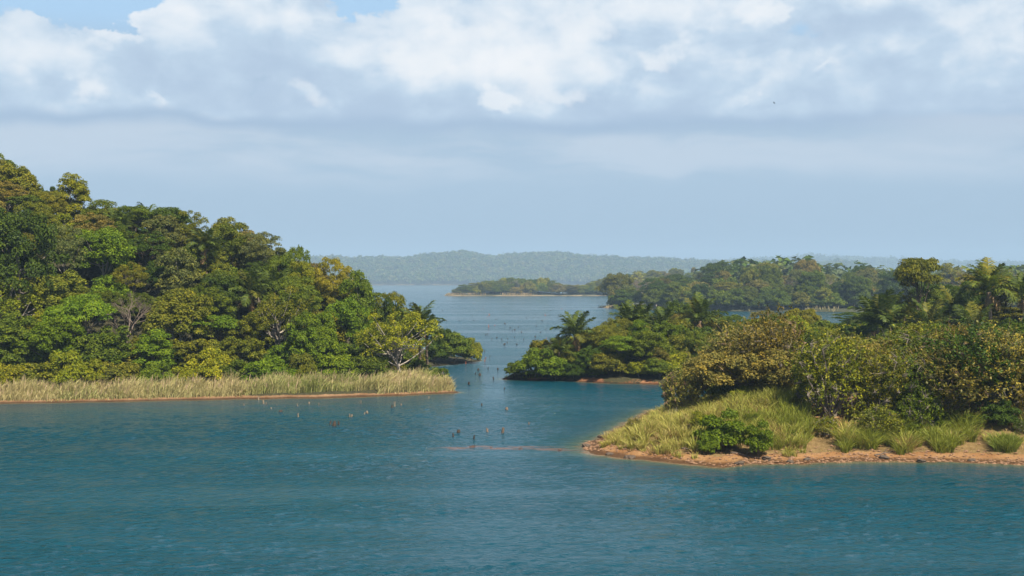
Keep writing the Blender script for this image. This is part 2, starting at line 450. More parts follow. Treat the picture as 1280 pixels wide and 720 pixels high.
# ------------------------------------------------------------------ helpers: meshes
def mesh_np(name, V, faces, mat=None, attrs=None, smooth=False):
    """faces: (n,4) or (n,3) array or list of arrays of both"""
    me = bpy.data.meshes.new(name)
    if not isinstance(faces, list): faces = [faces]
    faces = [np.asarray(f, np.int32) for f in faces if len(f)]
    V = np.asarray(V, np.float32)
    me.vertices.add(len(V)); me.vertices.foreach_set('co', V.ravel())
    loops = np.concatenate([f.ravel() for f in faces])
    sizes = np.concatenate([np.full(len(f), f.shape[1], np.int32) for f in faces])
    me.loops.add(len(loops)); me.loops.foreach_set('vertex_index', loops)
    me.polygons.add(len(sizes))
    me.polygons.foreach_set('loop_start', np.concatenate([[0], np.cumsum(sizes)[:-1]]).astype(np.int32))
    try: me.polygons.foreach_set('loop_total', sizes)
    except Exception: pass
    me.polygons.foreach_set('use_smooth', np.full(len(sizes), smooth))
    for an, (typ, dom, data) in (attrs or {}).items():
        a = me.attributes.new(an, typ, dom)
        a.data.foreach_set('color' if typ == 'FLOAT_COLOR' else 'value', np.asarray(data, np.float32).ravel())
    me.update(calc_edges=True)
    me.validate()
    if mat: me.materials.append(mat)
    return me

def link(name, data, parent=None, loc=(0, 0, 0), rot=(0, 0, 0), scale=None, color=None):
    o = bpy.data.objects.new(name, data)
    col.objects.link(o)
    o.location = loc; o.rotation_euler = rot
    if scale is not None: o.scale = scale if hasattr(scale, '__len__') else (scale,) * 3
    if parent is not None: o.parent = parent
    if color is not None: o.color = (*color, 1.0)
    return o

def tag(o, label=None, cat=None, group=None, kind=None):
    if label: o['label'] = label
    if cat: o['category'] = cat
    if group: o['group'] = group
    if kind: o['kind'] = kind
    return o

def unit(v):
    return v / (np.linalg.norm(v, axis=-1, keepdims=True) + 1e-9)

def leaves(P, N, L, Wd, rng):
    """one folded diamond per leaf; returns verts, quads"""
    n = len(P)
    t = unit(np.cross(N, rng.normal(size=(n, 3))))
    b = np.cross(N, t)
    L = np.broadcast_to(L, (n,))[:, None]; Wd = np.broadcast_to(Wd, (n,))[:, None]
    fold = N * Wd * 0.22
    V = np.stack([P - t * L * 0.5, P + b * Wd * 0.5 + fold - t * L * 0.08, P + t * L * 0.5, P - b * Wd * 0.5 + fold - t * L * 0.08], 1).reshape(-1, 3)
    Q = np.arange(4 * n).reshape(n, 4)
    return V, Q

class Tubes:
    def __init__(s): s.V = []; s.Q = []; s.n = 0
    def add(s, pts, rad, sides=6):
        pts = np.asarray(pts, float); rad = np.broadcast_to(rad, (len(pts),))
        d = np.gradient(pts, axis=0); d = unit(d)
        ref = np.array([0.31, 0.87, 0.12]) if abs(d[0][2]) > 0.7 else np.array([0.05, 0.1, 1.0])
        u = unit(np.cross(d, ref)); v = np.cross(d, u)
        a = np.linspace(0, 2 * np.pi, sides, endpoint=False)
        ring = pts[:, None, :] + rad[:, None, None] * (np.cos(a)[None, :, None] * u[:, None, :] + np.sin(a)[None, :, None] * v[:, None, :])
        s.V.append(ring.reshape(-1, 3))
        k = len(pts)
        i = np.arange(k - 1)[:, None] * sides; j = np.arange(sides)[None, :]; j2 = (j + 1) % sides
        q = np.stack([i + j, i + j2, i + sides + j2, i + sides + j], -1).reshape(-1, 4) + s.n
        s.Q.append(q); s.n += k * sides
    def mesh(s, name, mat):
        return mesh_np(name, np.concatenate(s.V), np.concatenate(s.Q), mat, smooth=True)

def bez(a, c, b, n=6):
    t = np.linspace(0, 1, n)[:, None]
    return (1 - t) ** 2 * np.array(a) + 2 * t * (1 - t) * np.array(c) + t * t * np.array(b)

def fib(n, rng, zmin):
    i = np.arange(n) + 0.5
    z = 1 - (1 - zmin) * i / n
    a = i * 2.39996 + rng.uniform(0, 6.28)
    r = np.sqrt(np.maximum(0, 1 - z * z))
    d = np.stack([r * np.cos(a), r * np.sin(a), z], 1) + rng.normal(0, 0.12, (n, 3))
    return unit(d)

def lobes(d, rng, amp):
    v = np.ones(len(d))
    for _ in range(4):
        ax = unit(rng.normal(size=3)); v += amp * rng.uniform(0.4, 1) * np.sin(3.2 * d @ ax + rng.uniform(0, 6.28)) / 1.6
    return v

# ------------------------------------------------------------------ tree prototypes (trunk mesh, crown mesh), unit = metre
def proto_broad(name, seed, R, H, low, ncl, clr, nleaf, L, zmin=-0.35, amp=0.22, flat=0.62, fill=0.25, trunk_r=0.22, jitter=0.5, limbs=14, lean=0.0):
    rng = np.random.default_rng(seed)
    rz = (H - low) / 2 * 1.0
    zc = low + rz * 0.9
    d = fib(ncl, rng, zmin)
    rr = lobes(d, rng, amp) * np.where(rng.random(ncl) < fill, rng.uniform(0.35, 0.8, ncl), rng.uniform(0.86, 1.06, ncl))
    C = d * rr[:, None] * np.array([R - clr * 0.7, R - clr * 0.7, rz - clr * 0.4]) + np.array([0, 0, zc])
    C[:, 0] += lean * (C[:, 2] - low)
    cr = clr * rng.uniform(0.65, 1.25, ncl)
    V = []; T = []
    cnt = (nleaf * (cr / clr) ** 2).astype(int)
    idx = np.repeat(np.arange(ncl), cnt)
    n = len(idx)
    ld = rng.normal(size=(n, 3)); ld = unit(ld)
    ld[:, 2] = np.where(ld[:, 2] < -0.3, -ld[:, 2], ld[:, 2])
    rad = cr[idx] * rng.uniform(0.45, 1.0, n) ** 0.6
    bump = 1 + 0.25 * np.sin(ld[:, 0] * 5 + idx) * np.sin(ld[:, 1] * 5 + idx * 2.1)
    P = C[idx] + ld * (rad * bump)[:, None] * np.array([1, 1, flat])
    P[:, 2] -= 0.10 * np.abs(ld[:, 0] ** 2 + ld[:, 1] ** 2) * cr[idx]
    P[:, 2] = np.maximum(P[:, 2], 0.05)
    N = unit(0.75 * ld + np.array([0, 0, 0.55]) + jitter * rng.normal(size=(n, 3)))
    Ls = L * rng.uniform(0.65, 1.25, n)
    V, Q = leaves(P, N, Ls, Ls * 0.62, rng)
    clt = rng.uniform(-0.16, 0.16, ncl)
    tint = np.clip(rng.beta(2.2, 2.4, n) + clt[idx], 0, 1)
    crown = mesh_np(name + '_crown', V, Q, M['leaf'], {'tint': ('FLOAT', 'FACE', tint)})
    tb = Tubes()
    top = np.array([lean * (zc - low), 0, zc + rz * 0.15])
    tp = bez((0, 0, -0.6), (rng.uniform(-.4, .4), rng.uniform(-.4, .4), zc * 0.5), top, 8)
    tb.add(tp, np.linspace(trunk_r, trunk_r * 0.35, 8), 8)
    pick = rng.permutation(ncl)[:limbs]
    for j in pick:
        s0 = tp[rng.integers(3, 7)]
        e = C[j] + np.array([0, 0, cr[j] * 0.25])
        mid = (s0 + e) / 2 + np.array([0, 0, -0.15 * np.linalg.norm(e - s0)]) + rng.normal(0, 0.25, 3)
        pts = bez(s0, mid, e, 6)
        tb.add(pts, np.linspace(trunk_r * 0.42, 0.035, 6), 5)
    return {'trunk': tb.mesh(name + '_trunk', M['bark']), 'crown': crown, 'R': R, 'H': H}

def proto_sprig(name, seed, R, H, low, nspr, L, per=8, twig_r=0.02, shell=0.55, amp=0.25):
    """open shrubby crown: sprays of big upright leaves at the ends of thin shoots"""
    rng = np.random.default_rng(seed)
    d = unit(rng.normal(size=(nspr, 3))); d[:, 2] = np.abs(d[:, 2]) * np.where(rng.random(nspr) < 0.25, -0.5, 1)
    d = unit(d)
    rr = lobes(d, rng, amp) * rng.uniform(shell, 1.0, nspr) ** 0.5
    zc = low + (H - low) * 0.42
    C = d * rr[:, None] * np.array([R, R, (H - low) * 0.58]) + np.array([0, 0, zc])
    C[:, 2] = np.maximum(C[:, 2], 0.25)
    C *= (1 + 0.32 * rng.random(nspr) ** 4)[:, None]
    # clumping: pull shoots toward bough ends
    nb = max(10, nspr // 45)
    bd = fib(nb, rng, -0.3); B = bd * lobes(bd, rng, amp)[:, None] * np.array([R, R, (H - low) * 0.58]) * 0.85 + np.array([0, 0, zc])
    near = np.argmin(((C[:, None] - B[None]) ** 2).sum(-1), 1)
    C = C + (B[near] - C) * rng.uniform(0.0, 0.38, nspr)[:, None]
    idx = np.repeat(np.arange(nspr), per); n = len(idx)
    up = unit(0.7 * d + np.array([0, 0, 0.9]) + 0.35 * rng.normal(size=(nspr, 3)))
    out = unit(rng.normal(size=(n, 3)) + 0.7 * up[idx])
    Ls = L * rng.uniform(0.6, 1.3, n)
    P = C[idx] + out * Ls[:, None] * 0.5 + up[idx] * rng.uniform(-0.35, 0.25, n)[:, None]
    Nn = unit(np.cross(out, rng.normal(size=(n, 3))) + np.array([0, 0, 0.25]) * np.sign(rng.random((n, 1)) - 0.2))
    # leaves long axis = out
    t = unit(out - (out * Nn).sum(1, keepdims=True) * Nn); b = np.cross(Nn, t)
    Wd = (Ls * 0.55)[:, None]; L2 = Ls[:, None]
    V = np.stack([P - t * L2 * .5, P + b * Wd * .5 + t * L2 * .05, P + t * L2 * .5, P - b * Wd * .5 + t * L2 * .05], 1).reshape(-1, 3)
    V[:, 2] = np.maximum(V[:, 2], 0.05)
    Q = np.arange(4 * n).reshape(n, 4)
    clt = rng.uniform(-0.2, 0.2, nb)
    tint = np.clip(rng.beta(0.8, 0.9, n) + clt[near][idx], 0, 1)
    crown = mesh_np(name + '_crown', V, Q, M['leaf'], {'tint': ('FLOAT', 'FACE', tint)})
    tb = Tubes()
    for j in range(nb):
        a = rng.uniform(0, 6.28); s0 = np.array([0.35 * math.cos(a), 0.35 * math.sin(a), -0.4])
        mid = s0 * 0.3 + B[j] * 0.45 + np.array([0, 0, 0.5]) + rng.normal(0, 0.3, 3)
        tb.add(bez(s0, mid, B[j], 7), np.linspace(0.10, 0.03, 7), 5)
    for j in rng.permutation(nspr)[:nspr // 2]:
        s0 = B[near[j]]
        tb.add(np.stack([s0, (s0 + C[j]) / 2 + rng.normal(0, .1, 3), C[j]]), [0.028, 0.02, 0.012], 3)
    return {'trunk': tb.mesh(name + '_trunk', M['bark']), 'crown': crown, 'R': R, 'H': H}

def proto_bare(name, seed, H, spread, depth=5, leafy=0):
    rng = np.random.default_rng(seed)
    tb = Tubes(); tw = Tubes(); tips = []
    def grow(p, d, ln, r, lv):
        q = p + d * ln
        mid = (p + q) / 2 + rng.normal(0, 0.06 * ln, 3)
        (tb if lv < 3 else tw).add(np.stack([p, mid, q]), [r, r * 0.85, r * 0.62], 6 if lv < 2 else 4 if lv < 4 else 3)
        if lv >= depth:
            tips.append(q); return
        for _ in range(3 if lv > 0 else 4):
            nd = unit(d + spread * rng.normal(size=3) + np.array([0, 0, 0.12]))
            grow(q, nd, ln * rng.uniform(0.6, 0.82), r * 0.58, lv + 1)
    grow(np.array([0, 0, -0.5]), unit(np.array([0.05, 0.02, 1.0])), H * 0.36, H * 0.022, 0)
    crown = tw.mesh(name + '_crown', M['bark'])
    return {'trunk': tb.mesh(name + '_trunk', M['bark']), 'crown': crown, 'R': H * 0.3, 'H': H, 'bare': True}

PR = {
    # dense rounded crowns
    'dense_a': proto_broad('dense_a', 11, 5.0, 10.5, 1.6, 120, 1.0, 200, 0.34, flat=0.8),
    'dense_b': proto_broad('dense_b', 12, 5.2, 11.5, 1.2, 130, 0.95, 185, 0.32, amp=0.36, flat=0.85),
    'dense_c': proto_broad('dense_c', 13, 4.4, 10.0, 0.8, 100, 0.95, 190, 0.38, amp=0.34, flat=0.7),
    'dense_d': proto_broad('dense_d', 14, 4.6, 12.5, 1.8, 110, 0.95, 190, 0.33, amp=0.46, flat=0.7, lean=0.08, limbs=22),
    'dense_e': proto_broad('dense_e', 15, 5.8, 9.0, 1.4, 120, 0.95, 200, 0.30, amp=0.42, flat=0.8, lean=-0.12, limbs=20),
    # fine textured, softer
    'fine_a': proto_broad('fine_a', 21, 5.0, 10.0, 2.2, 90, 1.05, 270, 0.25, amp=0.28, fill=0.35, jitter=0.7),
    'fine_b': proto_broad('fine_b', 22, 5.6, 10.5, 2.6, 100, 1.05, 250, 0.25, amp=0.36, fill=0.35, jitter=0.7, flat=0.5),
    # layered, flat topped
    'layer_a': proto_broad('layer_a', 31, 5.4, 9.5, 4.6, 44, 1.5, 330, 0.33, zmin=0.0, amp=0.22, flat=0.36, fill=0.3, limbs=22),
    'layer_b': proto_broad('layer_b', 32, 6.0, 11.0, 4.4, 40, 1.6, 340, 0.34, zmin=-0.15, amp=0.34, flat=0.34, fill=0.3, limbs=22, lean=0.1),
    # open with pale branches
    'open_a': proto_broad('open_a', 41, 5.6, 10.5, 2.6, 64, 1.0, 150, 0.29, amp=0.25, fill=0.3, limbs=44, jitter=0.8, trunk_r=0.26),
    'open_b': proto_broad('open_b', 42, 5.0, 11.0, 3.0, 56, 0.95, 120, 0.29, amp=0.32, fill=0.3, limbs=44, jitter=0.8, trunk_r=0.26),
    # bushes down to the ground
    'bush_a': proto_broad('bush_a', 51, 3.2, 4.4, -0.9, 48, 1.0, 280, 0.29, zmin=-0.2, amp=0.32, trunk_r=0.1),
    'bush_b': proto_broad('bush_b', 52, 3.4, 5.0, -1.0, 50, 1.0, 280, 0.32, zmin=-0.2, amp=0.42, trunk_r=0.1),
    'bush_c': proto_broad('bush_c', 53, 2.6, 3.4, -0.7, 40, 0.8, 260, 0.25, zmin=-0.2, amp=0.38, trunk_r=0.08),
    # tall draped columns of creeper-hung growth
    'drape_a': proto_broad('drape_a', 61, 3.4, 10.0, -0.5, 76, 1.05, 280, 0.30, zmin=-0.75, amp=0.26, trunk_r=0.2),
    'sprig_a': proto_sprig('sprig_a', 71, 3.6, 8.0, 0.6, 1650, 0.29),
    'sprig_b': proto_sprig('sprig_b', 72, 4.0, 7.4, 0.4, 1700, 0.30, amp=0.32),
    'sprig_c': proto_sprig('sprig_c', 73, 2.8, 5.0, 0.1, 1150, 0.27, amp=0.3),
    'bare_a': proto_bare('bare_a', 81, 9.5, 0.42),
    'bare_b': proto_bare('bare_b', 82, 9.0, 0.5),
    'twiggy': proto_bare('twiggy', 83, 2.0, 0.6, depth=4),
}

PAL = {
    'deep green': (0.060, 0.094, 0.008), 'bright green': (0.125, 0.178, 0.007), 'mid green': (0.110, 0.142, 0.009),
    'olive': (0.166, 0.164, 0.013), 'yellow-green': (0.220, 0.226, 0.010), 'khaki': (0.205, 0.170, 0.036),
    'ochre yellow': (0.235, 0.190, 0.013), 'grey-green': (0.135, 0.144, 0.037), 'brown-green': (0.148, 0.120, 0.020),
    'gold-olive': (0.210, 0.185, 0.042), 'pinkish grey': (0.20, 0.15, 0.115), 'pale grey': (0.27, 0.245, 0.215),
}
BARK = {'grey': (0.22, 0.19, 0.155), 'pale': (0.36, 0.32, 0.27), 'dark': (0.10, 0.08, 0.06), 'tan': (0.30, 0.21, 0.13)}

ORD = ['nearest', 'second', 'third', 'fourth', 'fifth', 'sixth', 'seventh', 'eighth', 'ninth', 'tenth', 'eleventh', 'twelfth', 'thirteenth', 'fourteenth', 'fifteenth', 'sixteenth',
       'seventeenth', 'eighteenth', 'nineteenth', 'twentieth', 'twenty-first', 'twenty-second', 'twenty-third', 'twenty-fourth', 'twenty-fifth', 'twenty-sixth', 'twenty-seventh', 'twenty-eighth', 'twenty-ninth', 'thirtieth'] + ['thirty-%s' % w for w in
       ('first', 'second', 'third', 'fourth', 'fifth', 'sixth', 'seventh', 'eighth', 'ninth')] + ['fortieth']
FORM = {'dense': 'round-crowned', 'fine': 'soft-crowned', 'layer': 'flat-topped', 'open': 'open-branched', 'drape': 'creeper-hung', 'bush': 'leafy', 'sprig': 'upright-leaved', 'bare': 'leafless'}
TREES = []       # every placed tree: (x, y, radius)

def make_tree(pk, pal, x, y, z, s, rot, label, group, name=None, cat=None, bark='grey', sz=1.0):
    p = PR[pk]
    form = pk.split('_')[0]
    bush = form in ('bush',) or pk in ('sprig_c', 'twiggy')
    name = name or ('shrub' if bush else 'bare_tree' if form == 'bare' else 'broadleaf_tree')
    cat = cat or ('shrub' if bush else 'tree')
    o = bpy.data.objects.new(name, None)
    o.empty_display_size = 0.5
    col.objects.link(o)
    tl = 0.0 if bush else 0.09
    if form == 'sprig': sz *= 0.86
    o.location = (x, y, z - 0.1); o.rotation_euler = (RNG.normal(0, tl), RNG.normal(0, tl), rot); o.scale = (s * RNG.uniform(0.84, 1.2), s * RNG.uniform(0.84, 1.2), s * sz)
    c = np.array(PAL[pal]) * RNG.uniform(0.85, 1.15) * np.array([RNG.uniform(0.92, 1.08), 1, RNG.uniform(0.85, 1.15)])
    bc = c if form == 'bare' else np.array(BARK[bark])
    link('trunk', p['trunk'], o, color=bc * (0.9 if form == 'bare' else 1))
    link('crown', p['crown'], o, color=c)
    tag(o, label, cat, group)
    TREES.append((x, y, p['R'] * s))
    return o

# ------------------------------------------------------------------ palms
def frond_mesh(name, seed, ln, droop, mat, spread=1.0, nl=30):
    rng = np.random.default_rng(seed)
    s = np.linspace(0, 1, 12)
    ang = -droop * s ** 1.5
    dx = np.cos(ang); dz = np.sin(ang)
    X = np.concatenate([[0], np.cumsum((dx[1:] + dx[:-1]) / 2 * ln / 11)]); Z = np.concatenate([[0], np.cumsum((dz[1:] + dz[:-1]) / 2 * ln / 11)])
    tb = Tubes(); tb.add(np.stack([X, 0 * X, Z], 1), np.linspace(0.06, 0.012, 12), 4)
    V = [np.concatenate(tb.V)]; Q = [np.concatenate(tb.Q)]; n0 = tb.n
    tl = np.linspace(0.14, 0.99, nl)
    LV = []
    for t in tl:
        px, pz = np.interp(t, s, X), np.interp(t, s, Z); a = np.interp(t, s, ang)
        fw = np.array([math.cos(a), 0, math.sin(a)]); upv = np.array([-math.sin(a), 0, math.cos(a)])
        l = ln * 0.24 * (math.sin(math.pi * min(1, 0.15 + t * 0.85)) ** 0.6) * rng.uniform(0.85, 1.1) + 0.12
        for sd in (-1, 1):
            dirv = unit(fw * 0.55 + np.array([0, sd * spread, 0]) + upv * rng.uniform(-0.45, 0.35))
            p0 = np.array([px, 0, pz]); p1 = p0 + dirv * l * 0.6; p2 = p0 + dirv * l + np.array([0, 0, -0.28 * l])
            wv = unit(fw + 0.3 * upv * sd) * 0.085
            LV.append(np.stack([p0 - wv * .6, p0 + wv * .6, p1 + wv, p1 - wv, p2 + wv * .15, p2 - wv * .15]))
    LV = np.stack(LV); m = len(LV)
    b = np.arange(m)[:, None] * 6 + n0
    Q.append(np.concatenate([b + np.array([[0, 1, 2, 3]]), b + np.array([[3, 2, 4, 5]])]))
    V.append(LV.reshape(-1, 3))
    Qa = np.concatenate(Q)
    return mesh_np(name, np.concatenate(V), Qa, mat, {'tint': ('FLOAT', 'FACE', rng.uniform(0.2, 0.95, len(Qa)))})

FR = {'up': frond_mesh('frond_up', 1, 4.4, 0.75, M['leaf']), 'arch': frond_mesh('frond_arch', 2, 4.4, 1.35, M['leaf']), 'arch2': frond_mesh('frond_arch2', 3, 4.0, 1.7, M['leaf']),
      'dead': frond_mesh('frond_dead', 4, 3.4, 0.9, M['dry_leaf'], 0.5, 22)}
def palm_trunk(seed, H):
    rng = np.random.default_rng(seed)
    n = 14
    t = np.linspace(0, 1, n)
    pts = np.stack([0.35 * t * t, 0.1 * np.sin(t * 3), -0.5 + t * (H + 0.5)], 1)
    r = 0.24 - 0.08 * t + 0.015 * (np.arange(n) % 2); r[-2:] += 0.08
    tb = Tubes(); tb.add(pts, r, 8)
    return tb.mesh('palm_trunk', M['bark']), pts[-1]
PT = {5: palm_trunk(1, 5.0), 8: palm_trunk(2, 8.0)}

def make_palm(x, y, z, hk, s, rot, label, group, nf=17, green=(0.062, 0.088, 0.014), dead=4, seed=0, steep=0.0):
    rng = np.random.default_rng(900 + seed)
    o = bpy.data.objects.new('palm_tree', None); o.empty_display_size = 0.5; col.objects.link(o)
    o.location = (x, y, z - 0.1); o.rotation_euler = (0, 0, rot); o.scale = (s, s, s)
    tm, top = PT[hk]
    link('trunk', tm, o, color=(0.30, 0.22, 0.15))
    for i in range(nf):
        f = i / (nf - 1)
        pitch = R_(86 - (78 - steep) * f ** 0.8 + rng.uniform(-6, 6))
        a = i * 2.39996 + rng.uniform(-.25, .25)
        fm = FR['up'] if f < 0.35 else FR['arch'] if f < 0.75 else FR['arch2']
        g = np.array(green) * rng.uniform(0.8, 1.25) * (np.array([1.5, 1.1, 0.8]) if rng.random() < 0.15 else 1)
        link('frond', fm, o, loc=tuple(top + np.array([0, 0, 0.05])), rot=(rng.uniform(-.3, .3), -pitch, a), scale=rng.uniform(0.85, 1.1), color=g)
    for i in range(dead):
        a = i * 6.28 / max(dead, 1) + rng.uniform(-.5, .5)
        fr = link('frond', FR['dead'], o, loc=tuple(top - np.array([0, 0, 0.15])), rot=(0, R_(rng.uniform(15, 75)), a), scale=rng.uniform(0.5, 0.95), color=(0.25, 0.165, 0.085))
        fr['label'] = 'dead brown frond hanging against the trunk'
    tag(o, label, 'palm tree', group)
    TREES.append((x, y, 2.0))
    return o

# ------------------------------------------------------------------ water
def grid_axis(spec):
    return np.unique(np.concatenate([np.arange(a, b, s) for a, b, s in spec]))

def wave_height(x, y):
    """wind waves: a spread of sinusoids travelling roughly along the view, livelier in gust patches"""
    rg = np.random.default_rng(19)
    h = np.zeros_like(x); wx = x + 1.2 * fbm(x, y, 11, 61); wy = y + 1.2 * fbm(x, y, 9, 62)
    for i in range(46):
        lam = math.exp(rg.uniform(math.log(0.85), math.log(2.3)))
        a = rg.normal(math.pi / 2 + 0.22, 0.75)
        k = 2 * math.pi / lam
        h += 0.0042 * lam ** 0.9 * np.sin(k * (wx * math.cos(a) + wy * math.sin(a)) + rg.uniform(0, 6.28))
    gust = np.clip(0.75 + 0.55 * fbm(x * 0.6, y * 1.5, 60, 63), 0.25, 1.3)
    return h * gust

def build_water():
    xs = grid_axis([(-9000, -400, 400), (-400, -100, 20), (-100, -75, 2), (-75, 75, 0.42), (75, 100, 2), (100, 400, 20), (400, 9001, 400)])
    ys = grid_axis([(-90, 50, 20), (50, 66, 1), (66, 100, 0.28), (100, 175, 0.34), (175, 270, 0.8), (270, 330, 3), (330, 600, 15), (600, 1200, 30), (1200, 13001, 400)])
    X, Y = np.meshgrid(xs, ys)
    V = np.stack([X, Y, 0 * X], -1).reshape(-1, 3)
    nx, ny = len(xs), len(ys)
    i = (np.arange(ny - 1)[:, None] * nx + np.arange(nx - 1)[None]).ravel()
    Q = np.stack([i, i + 1, i + nx + 1, i + nx], 1)
    x, y = V[:, 0], V[:, 1]
    sh = np.zeros(len(x)); calm = np.ones(len(x))
    near = (np.abs(x) < 200) & (y > 80) & (y < 330)
    for Ld, w in ((L1, 0.9), (L2, 2.0), (L3, 1.2)):
        t = Ld.inland(x[near], y[near])
        sh[near] = np.maximum(sh[near], np.exp(-np.maximum(-t, 0) / w))
        calm[near] = np.minimum(calm[near], 0.12 + 0.88 * ss(-t, 0, 14))
    shelter = np.zeros(len(x))
    t1 = -L1.inland(x[near], y[near]); t2 = -L2.inland(x[near], y[near]); t3 = -L3.inland(x[near], y[near])
    shelter[near] = np.maximum(ss(t1, 46, 8) * ss(x[near], -2, -26) * (y[near] < 215), np.maximum(ss(t2, 16, 2) * ss(x[near], 22, 34) * (y[near] < 150), ss(t3, 14, 2)))
    wv = (np.abs(x) < 76) & (y > 52) & (y < 272)
    fade = ss(np.abs(x), 75, 68) * ss(y, 54, 66) * ss(y, 268, 215)
    V[wv, 2] = (wave_height(x[wv], y[wv]) * fade[wv] * calm[wv] * (1 - 0.5 * shelter[wv]))
    ax, ay = W(545, 561); bx, by = W(726, 562.5)
    tt = np.clip((x - ax) / (bx - ax), 0, 1)
    yc = ay + (by - ay) * tt + 1.2 * np.sin(tt * 3.1)
    bar = np.exp(-((y - yc) / 2.2) ** 2) * np.clip((x - ax + 3) / 5, 0, 1) * (x < bx + 2)
    me = mesh_np('lake', V, Q, M['water'], {'shallow': ('FLOAT', 'POINT', sh), 'bar': ('FLOAT', 'POINT', bar), 'shelter': ('FLOAT', 'POINT', shelter)}, smooth=True)
    tag(link('water', me), 'teal lake water with wind ripples', kind='structure')
build_water()

# ------------------------------------------------------------------ land meshes
def build_land(name, Ld, bbox, step, mat, barefun=None):
    x0, x1, y0, y1 = bbox
    xs = np.arange(x0, x1 + step, step); ys = np.arange(y0, y1 + step, step)
    X, Y = np.meshgrid(xs, ys)
    x, y = X.ravel(), Y.ravel()
    t = Ld.inland(x, y)
    Z = np.where(t > 0, Ld.hf(x, y, np.maximum(t, 0)), np.maximum(t * 0.30, -2.5))
    nx = len(xs)
    i = (np.arange(len(ys) - 1)[:, None] * nx + np.arange(nx - 1)[None]).ravel()
    Q = np.stack([i, i + 1, i + nx + 1, i + nx], 1)
    keep = (t[Q] > -6 * max(1, step)).any(1)
    Q = Q[keep]
    used = np.unique(Q); remap = np.full(len(x), -1); remap[used] = np.arange(len(used))
    bare = barefun(x, y, t) if barefun else ss(t, 6, 2)
    me = mesh_np(name, np.stack([x, y, Z], 1)[used], remap[Q], mat, {'bare': ('FLOAT', 'POINT', bare[used])}, smooth=True)
    return tag(link(name, me), kind='structure')

BP = W(1040, 545)
def bare2(x, y, t):
    b = ss(t, 4.4, 2.4)
    px, py = at(1035, 143); 
    b = np.maximum(b, 1.1 * np.exp(-(((x - px) / 5.0) ** 2 + ((y - py) / 7.0) ** 2)))
    px, py = at(1085, 155)
    b = np.maximum(b, 1.0 * np.exp(-(((x - px) / 4.5) ** 2 + ((y - py) / 5) ** 2)))
    return b
build_land('hillside', L1, (-190, 0, 170, 330), 1.0, M['hill_soil'], lambda x, y, t: ss(t, 2.2, 1.0) * ss(y, 222, 212))
build_land('shore_bank', L2, (2, 116, 122, 200), 0.5, M['bank_soil'], bare2)
build_land('island_bank', L3, (-6, 190, 198, 330), 1.0, M['red_soil'], lambda x, y, t: ss(t, 2.2, 0.8) * (0.72 + 0.5 * fbm(x, y, 9, 71)) * (0.62 + 0.38 * ss(x, 8, 14)))
build_land('island_hill', L4, (48, 510, 710, 1210), 7.0, M['far_soil'], lambda x, y, t: 0.4 * ss(t, 3, 1) + ss(x, 75, 66) * ss(t, 11, 5))
build_land('islet_ground', L5, (-97, 390, 1480, 1760), 6.0, M['far_soil'], lambda x, y, t: ss(t, 4, 2))
build_land('far_hills', L6, (-2500, 2500, 5130, 7450), 55.0, M['far_soil'], lambda x, y, t: 0.45 * ss(t, 150, 50))
build_land('distant_hills', L7, (-4140, 5500, 8100, 10400), 90.0, M['far_soil'], lambda x, y, t: 0 * x)

# ------------------------------------------------------------------ haze
def build_haze():
    V = np.array([(x, y, z) for z in (-7.5, 330) for y in (-100, 13050) for x in (-9050, 9050)], float)
    Q = np.array([(0, 2, 3, 1), (4, 5, 7, 6), (0, 1, 5, 4), (2, 6, 7, 3), (0, 4, 6, 2), (1, 3, 7, 5)])
    m, k, out = new_mat('haze_air')
    pv = k.n('ShaderNodeVolumePrincipled')
    pv.inputs['Color'].default_value = (*HAZE_COLOR, 1)
    pv.inputs['Density'].default_value = HAZE_DENSITY
    pv.inputs['Density Attribute'].default_value = ''
    pv.inputs['Anisotropy'].default_value = 0.0
    k.link(pv.outputs[0], out.inputs['Volume'])
    me = mesh_np('haze', V, Q, m)
    o = tag(link('haze', me), kind='stuff')
    o.display_type = 'WIRE'
build_haze()

# ------------------------------------------------------------------ tree rows
def proj(x, y): return 640 + F * x / y

def choose(rng, table):
    ks = list(table); w = np.array([table[k] for k in ks], float)
    return ks[rng.choice(len(ks), p=w / w.sum())]

def row(Ld, pts, kinds, pals, srange, text, group, seed, reverse=False, avoid=(), barks=('grey', 'pale', 'dark'), szr=(0.74, 1.26), env=None):
    """plants one row; labels count along the row from the landmark named in text"""
    rng = np.random.default_rng(seed)
    todo = []
    for (x, y) in pts:
        x, y = x * Ld.k, y * Ld.k
        if any((x - a) ** 2 + (y - b) ** 2 < r * r for a, b, r in avoid): continue
        if Ld.inland(np.array([x]), np.array([y]))[0] < 0.8: continue
        todo.append((x, y))
    todo.sort(key=lambda q: proj(*q), reverse=reverse)
    for i, (x, y) in enumerate(todo):
        pk = choose(rng, kinds); pal = choose(rng, pals)
        form = FORM[pk.split('_')[0]]
        if pk.startswith('bare'): pal = 'pinkish grey' if rng.random() < 0.6 else 'pale grey'
        noun = 'shrub' if pk.startswith('bush') or pk == 'sprig_c' else 'tree'
        lab = f'{pal} {form} {noun} {text.format(ORD[i])}'
        sc_ = rng.uniform(*srange) * Ld.k; sz_ = rng.uniform(*szr); z_ = Ld.h1(x, y)
        if env is not None:
            sz_ = max(0.4, min(sz_, (zpix(env(proj(x, y)) + rng.uniform(-4, 22) * min(1, 220 / y), y) - z_) / (PR[pk]['H'] * sc_)))
        make_tree(pk, pal, x, y, z_, sc_, rng.uniform(0, 6.28), lab, group, bark=barks[rng.integers(len(barks))], sz=sz_)

